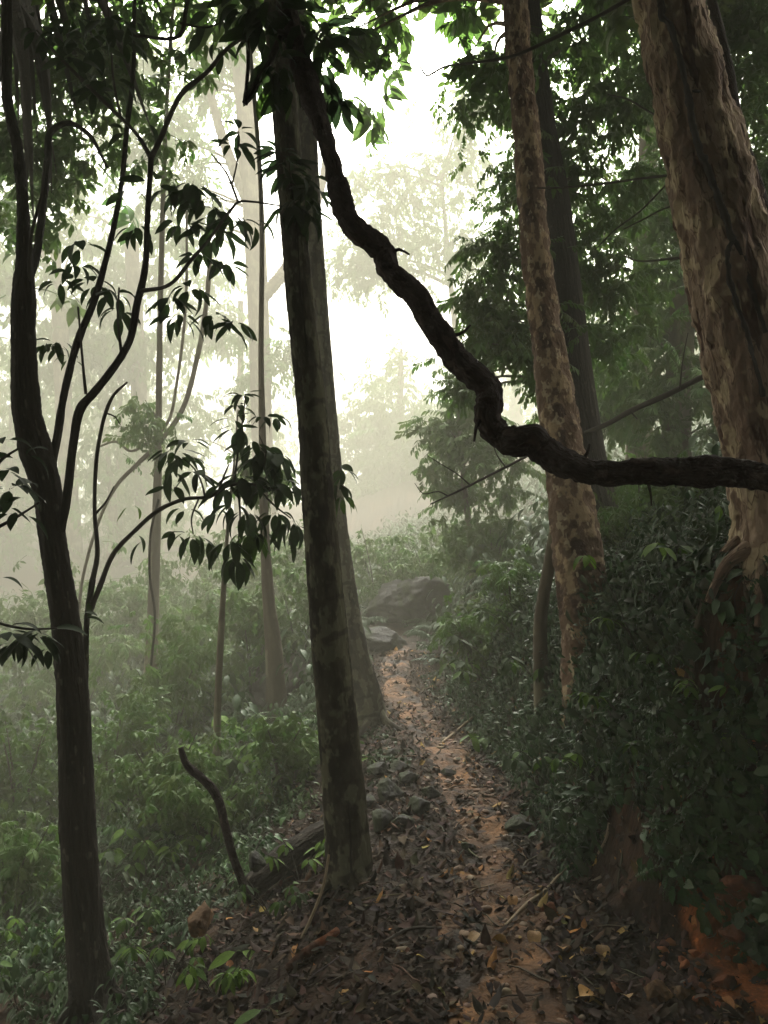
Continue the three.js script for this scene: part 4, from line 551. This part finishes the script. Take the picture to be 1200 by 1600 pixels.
lying('surface_root', 'thin dark root looping down bank by clay patch', [[1185, 1230, 6], [1192, 1260, 6], [1186, 1300, 6], [1196, 1330, 5]], paleTwigMat, 'root');
for (const [label, ...rows] of [['pale root running down the dark bank below flaking trunk', [1105, 945, 12], [1085, 1010, 10], [1080, 1080, 8], [1060, 1150, 5]], ['thin root hanging on the bank near the picture edge', [1165, 930, 8], [1172, 1000, 7], [1160, 1080, 5], [1165, 1140, 4]], ['dark root snaking below the patchy trunk', [930, 1070, 12], [925, 1130, 10], [905, 1190, 8], [900, 1250, 5]], ['thin pale root low on the bank by two leaf plant', [1040, 1230, 6], [1060, 1270, 5], [1055, 1320, 4]]]) lying('surface_root', label, rows, paleRoot, 'root');
lying('fallen_stick', 'thin dark stick on the litter near the straight trunk', [[600, 1480, 5], [640, 1462, 5], [690, 1455, 4]]);
lying('fallen_stick', 'small brown stick above the clay on the bank foot', [[935, 1338, 4], [948, 1318, 5], [952, 1300, 4]], paleTwigMat);
lying('fallen_stick', 'short twig across the path below the big boulder', [[690, 1165, 4], [722, 1140, 5], [742, 1122, 3]], paleTwigMat);

// ───────────────────────── undergrowth ─────────────────────────
const tilt = new THREE.Quaternion();
function groundMatrix(x, d, s, lean, lift = 0) { const n = landNormal(x, d).lerp(UPW, 1 - lean).normalize(); tilt.setFromUnitVectors(UPW, n); _q.setFromAxisAngle(UPW, R() * 6.283); return new THREE.Matrix4().compose(onLand(x, d, lift), tilt.clone().multiply(_q), _s.set(s, s * rr(0.8, 1.2), s)); }
{
  const lists = [[], [], [], []];
  const add = (k, x, d, s, lean, c, v = 0.14, lift = 0) => lists[k].push([groundMatrix(x, d, s, lean, lift), tint(...c, v)]);
  // creeper on the cut bank
  for (let i = 0; i < 19000; i++) {
    const d = rr(2.6, 11), u = bankFoot(d) + rr(-0.05, 2.6), x = pathX(d) + u, w = u - bankFoot(d), hole = 1.25 * fbm(x * 2.6, d * 2.6, 7, 4) + 0.12 * sst(0.45, 0.0, w) + 0.3 * sst(3.5, 3.0, d) + 0.4 * sst(0.22, 0.05, w) * sst(5, 4, d);
    if (hole > 0.3 || BARE.some((p) => Math.hypot(p.x - x, p.z + d) < 0.045)) continue; const steep = w < 0.14 && Math.hypot((x - CLAY.x - 0.08) / 0.44, (d + CLAY.z) / 0.46) < 1 ? 0 : Math.min(4, Math.round(1 / landNormal(x, d).y)); if (R() < 0.5) for (let k = 0; k < steep; k++) { const q = R(); add(q < 0.45 ? 0 : q < 0.8 ? 2 : q < 0.9 ? 1 : 3, x + (k ? gauss() * 0.05 : 0), d + (k ? gauss() * 0.06 : 0), (d < 5.2 ? 1.3 : 1) * (0.05 + 0.13 * R() ** 2), 0.8, [1.1, 1.25, 1.0], 0.32); }
  }
  // leafy slope on the low side
  for (let i = 0; i < 15000; i++) {
    const d = Math.sqrt(rr(2.2 ** 2, 13 ** 2)), u = -rr(0.75, 7.5), x = pathX(d) + u, near = sst(7, 4, d); if (u > -1.25 - 0.4 * near + 0.5 * fbm(x * 1.6, d * 1.6, 3, 2) && d < 7.5) continue;
    if (fbm(x * 1.1, d * 1.1, 22, 3) > 0.22) continue; const c = fbm(x * 1.6, d * 1.6, 40, 3) > 0.1 ? [1.7, 2.0, 1.1] : [1.1, 1.25, 1.0]; const q = R(), k = q < 0.05 ? 1 : q < 0.4 ? 3 : q < 0.7 ? 2 : 0; add(k, x, d, k === 1 ? rr(0.14, 0.34) : 0.07 + 0.15 * R() ** 2, 0.4, c, 0.22);
  }
  // further off
  for (let i = 0; i < 9000; i++) {
    const d = rr(9, 34), x = rr(-16, 14), u = x - pathX(d); if (Math.abs(u) < 0.55 && d < 13) continue; if (u > 0 && u < 1 && d < 10.5) continue;
    add(R() < 0.6 ? 3 : 1, x, d, rr(0.25, 0.55), 0.3, [1.1, 1.25, 1.0]);
  }
  for (let i = 0; i < 5000; i++) { const d = rr(4.5, 13), x = pathX(d) + bankFoot(d) + rr(1.6, 8); add(R() < 0.6 ? 3 : 1, x, d, rr(0.16, 0.34), 0.3, [1.1, 1.25, 1.0]); }
  // along the path edges
  for (let i = 0; i < 900; i++) { const d = rr(6.2, 12.5), s = R() < 0.5 ? -1 : 1, x = pathX(d) + s * rr(0.34, 0.7); if (fbm(x * 2, d * 2, 13, 2) > 0.1) continue; add(2, x, d, rr(0.05, 0.12), 0.6, [1.1, 1.25, 1.0]); }
  const names = [['creeping_plants', 'low creeping leaves covering the dark bank and slope'], ['undergrowth', 'loose knee high undergrowth on the slopes'], ['seedlings', 'broad leaved seedlings covering bank and path edge'], ['ground_cover', 'dense small leaved ground cover of the wood']];
  lists.forEach((l, k) => tag(copies(names[k][0], COVERS[k], coverMat, l), names[k][1], 'undergrowth', null, 'stuff'));
}
// fallen leaves
{
  const litter = leafGeometry(1, 0.5, { n: 5, droop: 0.45, fold: 0.3, stalk: 0.1, tip: 0.84, wave: 0.03 }), list = [];
  const tones = [[0.045, 0.027, 0.02], [0.065, 0.04, 0.028], [0.03, 0.021, 0.019], [0.1, 0.056, 0.034], [0.055, 0.038, 0.035]];
  for (let i = 0; i < 34000; i++) {
    const d = 1.7 + 9.5 * R() ** 1.35, u = rr(-2.4, 1.5), x = pathX(d) + u; const onPath = Math.abs(u) < pathWidth(d) - 0.03; if (onPath && R() < 0.9 - 0.75 * sst(-0.05, 0.25, fbm(x * 2.2, d * 2.2, 31, 3) + 0.2 * sst(4.8, 3.2, d))) continue;
    if (u > bankFoot(d) + 0.35 && R() < 0.8) continue; if (Math.hypot((x - CLAY.x - 0.08) / 0.27, (d + CLAY.z) / 0.3) < 1.1 && R() < 0.9) continue;
    const n = landNormal(x, d), c = R() < (onPath || u > 0 ? 0.05 : 0.015) ? [0.42, 0.24, 0.08] : tones[Math.floor(R() * 5)];
    tilt.setFromUnitVectors(UPW, n); _q.setFromEuler(_e.set(gauss() * 0.25, R() * 6.28, gauss() * 0.3 + (R() < 0.4 ? Math.PI : 0), 'YXZ'));
    const s = 0.022 + 0.075 * R() ** 1.7; list.push([new THREE.Matrix4().compose(onLand(x, d, 0.008 + 0.016 * R()), tilt.clone().multiply(_q), _s.set(s * rr(0.7, 1.2), s * rr(0.6, 2.2), s)), tint(...c, 0.28)]);
  }
  tag(copies('leaf_litter', litter, litterMat, list), 'brown fallen leaves thick on the forest floor', 'leaf litter', null, 'stuff');
  const bits = [], bit = limb([V(0, 0, -0.5), V(0.05, 0.02, -0.1), V(-0.03, 0.01, 0.2), V(0.04, 0, 0.5)], [0.018, 0.022, 0.018, 0.01], { n: 4, m: 4, amp: 0.2 });
  for (let i = 0; i < 1500; i++) { const d = 1.8 + 8 * R() ** 1.3, x = pathX(d) + rr(-2.2, 1.3); const s = 0.04 + 0.22 * R() ** 3; bits.push([groundMatrix(x, d, s, 1, 0.012), tint(...(R() < 0.3 ? [0.2, 0.14, 0.09] : [0.06, 0.043, 0.034]), 0.25)]); }
  tag(copies('twig_litter', bit, new THREE.MeshStandardMaterial({ color: 0xffffff, roughness: 0.9 }), bits), 'small broken twigs strewn over the fallen leaves', 'twigs', null, 'stuff');
  const clods = [], clodGeo = smooth(rockGeometry(8, 1, 0.75, 0.9, 0.5, 3));
  for (let i = 0; i < 240; i++) { const a = R() * 6.28, q = Math.sqrt(R()) * 1.15, x = CLAY.x + 0.05 + Math.cos(a) * q * 0.34, d = -CLAY.z + Math.sin(a) * q * 0.36, s = 0.005 + 0.03 * R() ** 4; clods.push([groundMatrix(x, d, s, 0.3, 0.02), tint(...(R() < 0.7 ? [0.4, 0.15, 0.06] : [0.16, 0.085, 0.05]), 0.2)]); }
  tag(copies('clay_crumbs', clodGeo, new THREE.MeshStandardMaterial({ color: 0xffffff, bumpMap: soilBump, bumpScale: 0.01, roughness: 0.95 }), clods), 'crumbled orange clay lying at the bank foot', 'clay', null, 'stuff');
  const chips = [], peb = smooth(rockGeometry(5, 1, 0.6, 0.8, 0.3, 1));
  for (let i = 0; i < 900; i++) { const d = rr(1.9, 9), x = pathX(d) + gauss() * 0.5 + 0.1; const s = 0.006 + 0.04 * R() ** 4; chips.push([groundMatrix(x, d, s, 0.5, 0.004), tint(0.2, 0.135, 0.09, 0.1)]); }
  tag(copies('gravel', peb, new THREE.MeshStandardMaterial({ color: 0xffffff, roughness: 0.85 }), chips), 'scattered small stones on the path', 'gravel', null, 'stuff');
}
// bushes in the gully and on the hill
let bushKind = 0;
function bush(label, px, py, t, w, h, n, size, col) { const kind = [1, 3, 0, 3, 1][bushKind++ % 5];
  const c = at(px, py, t), b = onLand(c.x, -c.z), s = thing('gully_bush', label, 'bush', b, 'bushes in the wood'), rx = w / FOCAL * t, ry = h / FOCAL * t; c.y = clamp(c.y, b.y + ry * 0.55, b.y + ry + 0.25);
  for (let k = 0; k < 4; k++) { const a = k * 1.7 + R(), e = V(c.x + Math.cos(a) * rx * 0.6, c.y + ry * rr(0, 0.7), c.z + Math.sin(a) * rx * 0.6); mesh('stem', limb(local([b.clone().add(V(0, -0.1, 0)), b.clone().lerp(e, 0.5).add(V(0, 0.1, 0)), e], b), [0.014, 0.01, 0.004], { m: 5, step: 0.1 }), twigMat, s); }
  crown(s, [[c, V(rx, ry, rx * 0.9), n, size, col, 0.35]], { kind });
}
for (const [where, ...a] of [['behind the forked trunk beside pale sapling', 175, 1000, 8.5, 80, 80, 240, 0.22, LEAFY], ['left of the forked trunk', 40, 1000, 8.5, 80, 90, 240, 0.22, LEAFY], ['below the misty vines', 270, 960, 10, 90, 80, 300, 0.24, LEAFY], ['right of the pale sapling', 395, 920, 11, 70, 80, 240, 0.26, LEAFY], ['between the straight trunk and earth mound', 470, 950, 11, 50, 80, 160, 0.26, LEAFY], ['low in the gully before the pale sapling', 260, 1110, 7, 90, 60, 240, 0.2, LEAFY], ['at the gully edge above the dead stem', 340, 1160, 6.4, 80, 40, 180, 0.19, LEAFY], ['low left of the forked trunk', 30, 1120, 6, 80, 60, 200, 0.19, LEAFY], ['under the earth mound', 440, 1150, 7, 60, 40, 140, 0.19, LEAFY], ['left of the boulder', 590, 860, 14, 60, 60, 200, 0.3, LEAFY], ['behind the boulder', 680, 850, 14, 80, 60, 260, 0.3, LEAFY], ['upslope of the boulder', 770, 840, 11.5, 70, 50, 240, 0.26, LEAFY], ['under the bare bough', 1000, 770, 8.5, 110, 60, 320, 0.22, LEAFY], ['beneath the vine by the flaking trunk', 1110, 760, 7, 90, 50, 260, 0.2, LEAFY], ['beside the shaded trunk', 960, 820, 7.6, 50, 50, 160, 0.2, LEAFY], ['on the crest of the bank by the root', 800, 930, 8, 50, 50, 180, 0.19, LEAFY], ['on the bank above the narrow path', 740, 960, 8.6, 50, 40, 150, 0.19, LEAFY], ['far down the misty slope', 130, 900, 13, 90, 60, 220, 0.3, LEAFY], ['wide and tall in the mist left of the sapling', 90, 880, 15, 110, 80, 500, 0.34, LEAFY], ['wide and tall between the misty trunks', 220, 890, 16, 110, 70, 500, 0.34, LEAFY], ['wide and tall left of the straight trunk', 350, 870, 17, 110, 80, 500, 0.36, LEAFY], ['rounded in the mist against the straight trunk', 460, 880, 18, 90, 70, 420, 0.36, LEAFY], ['far down by the pale trunks', 320, 880, 14, 90, 50, 220, 0.3, LEAFY]]) bush(`small leaved bush ${where}`, ...a);
// single plants that stand out
function plant(name, label, px, py, n, lp, o = {}) {
  const b = o.t ? at(px, py, o.t) : hit(px, py), t = b.clone().sub(EYE).dot(FWD); const tipY = b.y; if (o.t) b.y = land(b.x, -b.z); const s = thing(name, label, 'plant', b, o.group), L = lp / FOCAL * t, H = o.t ? Math.max(0.1, tipY - b.y) : (o.high || 30) / FOCAL * t, stems = o.stems || 3;
  for (let k = 0; k < stems; k++) {
    const a = k * 2.4 + R(), tip = b.clone().add(V(Math.cos(a) * H * (o.wide ?? 0.6), H * rr(0.7, 1.1), Math.sin(a) * H * 0.5 + 0.04)), mid = b.clone().lerp(tip, 0.55).add(V(0, H * 0.15, 0));
    mesh('stem', limb(local([b.clone().add(V(0, -0.03, 0)), mid, tip], b), [0.004, 0.003, 0.002], { m: 5, n: 6, amp: 0 }), twigMat, s);
    const per = Math.ceil(n / stems); for (let i = 0; i < per; i++) { const f = stems === 1 && per < 4 ? 1 : rr(0.45, 1), p = mid.clone().lerp(tip, f), y = a + i * 2.4 + gauss() * 0.4; leafAt(s, p, V(Math.cos(y), -(o.down ?? 0.35) + gauss() * 0.3, Math.sin(y) * 0.8 + 0.25), L * rr(0.75, 1.15), o.mats[Math.floor(R() * o.mats.length)]); }
  }
  return s;
}
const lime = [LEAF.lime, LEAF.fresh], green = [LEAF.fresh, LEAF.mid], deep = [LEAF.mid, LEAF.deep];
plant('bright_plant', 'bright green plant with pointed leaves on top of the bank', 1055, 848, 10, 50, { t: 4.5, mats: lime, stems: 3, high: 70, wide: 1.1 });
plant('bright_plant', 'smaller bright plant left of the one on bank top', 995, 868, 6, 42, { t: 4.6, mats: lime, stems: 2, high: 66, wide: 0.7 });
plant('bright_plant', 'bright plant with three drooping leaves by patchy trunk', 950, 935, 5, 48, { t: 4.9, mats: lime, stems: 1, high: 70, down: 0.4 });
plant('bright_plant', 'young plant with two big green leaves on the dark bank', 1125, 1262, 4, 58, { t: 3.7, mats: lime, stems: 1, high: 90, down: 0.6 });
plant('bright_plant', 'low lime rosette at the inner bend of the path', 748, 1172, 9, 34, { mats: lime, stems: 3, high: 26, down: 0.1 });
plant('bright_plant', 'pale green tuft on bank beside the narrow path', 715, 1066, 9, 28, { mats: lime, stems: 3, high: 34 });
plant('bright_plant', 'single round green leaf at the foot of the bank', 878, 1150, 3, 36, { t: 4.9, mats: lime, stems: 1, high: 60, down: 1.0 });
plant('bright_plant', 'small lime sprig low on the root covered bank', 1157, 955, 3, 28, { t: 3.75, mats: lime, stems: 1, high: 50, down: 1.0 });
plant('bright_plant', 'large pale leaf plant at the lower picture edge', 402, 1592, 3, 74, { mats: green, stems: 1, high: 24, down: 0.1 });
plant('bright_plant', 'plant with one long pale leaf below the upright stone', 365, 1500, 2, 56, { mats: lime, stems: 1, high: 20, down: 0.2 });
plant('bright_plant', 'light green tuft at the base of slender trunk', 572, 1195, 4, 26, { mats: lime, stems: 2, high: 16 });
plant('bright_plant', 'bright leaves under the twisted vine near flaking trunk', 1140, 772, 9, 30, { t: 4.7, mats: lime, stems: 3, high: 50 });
const shrubs = [[215, 1300, 'beneath the crooked dead stem'], [170, 1390, 'hard against the forked trunk'], [240, 1380, 'between forked trunk and dead stem'], [60, 1310, 'with lit leaves left of the forked trunk'], [30, 1420, 'at the edge level with the log'], [65, 1500, 'low at the edge by the forked trunk'], [200, 1470, 'right of the forked trunk foot'], [30, 1580, 'in the bottom corner'], [260, 1540, 'below the upright brown stone'], [340, 1560, 'beside the large pale leaf plant'], [420, 1250, 'uphill of the fallen log'], [350, 1235, 'behind the crooked dead stem'], [455, 1210, 'between the log and straight trunk'], [300, 1260, 'just left of the dead stem'], [430, 1440, 'under the fallen log end'], [470, 1380, 'touching the straight trunk base'], [395, 1180, 'downhill of the earth mound'], [230, 1215, 'in the gully behind the forked trunk'], [180, 1180, 'further down the gully'], [100, 1260, 'below the edge bush']];
for (const [px, py, where] of shrubs) plant('leafy_shrub', `leafy green shrub ${where}`, px, py, 48, rr(22, 32), { mats: R() < 0.6 ? lime : green, stems: 6, high: rr(50, 80), wide: 0.9, group: 'shrubs on the low slope', t: py < 1330 ? 0 : 0 });
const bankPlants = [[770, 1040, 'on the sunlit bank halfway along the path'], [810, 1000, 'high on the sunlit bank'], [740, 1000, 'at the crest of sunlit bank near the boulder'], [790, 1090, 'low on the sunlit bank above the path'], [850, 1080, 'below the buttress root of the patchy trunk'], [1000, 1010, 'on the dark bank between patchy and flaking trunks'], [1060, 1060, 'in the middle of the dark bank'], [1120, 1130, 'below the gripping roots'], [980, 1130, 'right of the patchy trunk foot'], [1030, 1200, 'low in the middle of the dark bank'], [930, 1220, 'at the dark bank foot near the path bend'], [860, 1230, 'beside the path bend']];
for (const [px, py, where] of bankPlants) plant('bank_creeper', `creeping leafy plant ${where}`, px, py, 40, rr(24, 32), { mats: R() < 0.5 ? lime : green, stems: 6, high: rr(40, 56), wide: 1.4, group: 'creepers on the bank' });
// fallen leaves that stand out
function dropped(label, px, py, lp, color, roll = 0) { const p = hit(px, py), t = p.clone().sub(EYE).dot(FWD), m = mesh('fallen_leaf', leafGeometry(1, 0.55, { n: 7, droop: 0.7, fold: 0.35, wave: 0.02 }), new THREE.MeshStandardMaterial({ color: new THREE.Color().setRGB(...color), map: veins, roughness: 0.7, side: THREE.DoubleSide })); m.position.copy(p).add(V(0, 0.03, 0)); m.rotation.set(0.1, R() * 6.28, roll); m.scale.setScalar(lp / FOCAL * t); return tag(m, label, 'leaf', 'large fallen leaves by the path'); }
dropped('large curled yellow leaf nearest the viewer', 900, 1572, 70, [0.5, 0.27, 0.08]); dropped('yellow leaf upright at the path middle', 795, 1490, 36, [0.5, 0.28, 0.07], 1.1); dropped('tan leaf beside the path below the fallen stick', 835, 1465, 40, [0.42, 0.24, 0.1]); dropped('ochre leaf on the litter under the stick', 880, 1500, 30, [0.45, 0.24, 0.07]); dropped('orange leaf on the path at the bend', 800, 1410, 30, [0.5, 0.25, 0.08]); dropped('pale tan leaf near the path left side', 752, 1470, 34, [0.4, 0.25, 0.12]); dropped('tan leaf near the flat tan stone', 985, 1580, 36, [0.4, 0.24, 0.1]); dropped('tan leaf stuck on the lower bank', 940, 1490, 40, [0.3, 0.17, 0.06]);

for (const o of crowded) for (const [mat, list] of o.spare) mesh('foliage', mergeGeometries(list), mat, o).userData.kind = 'stuff';

renderer.render(scene, camera);
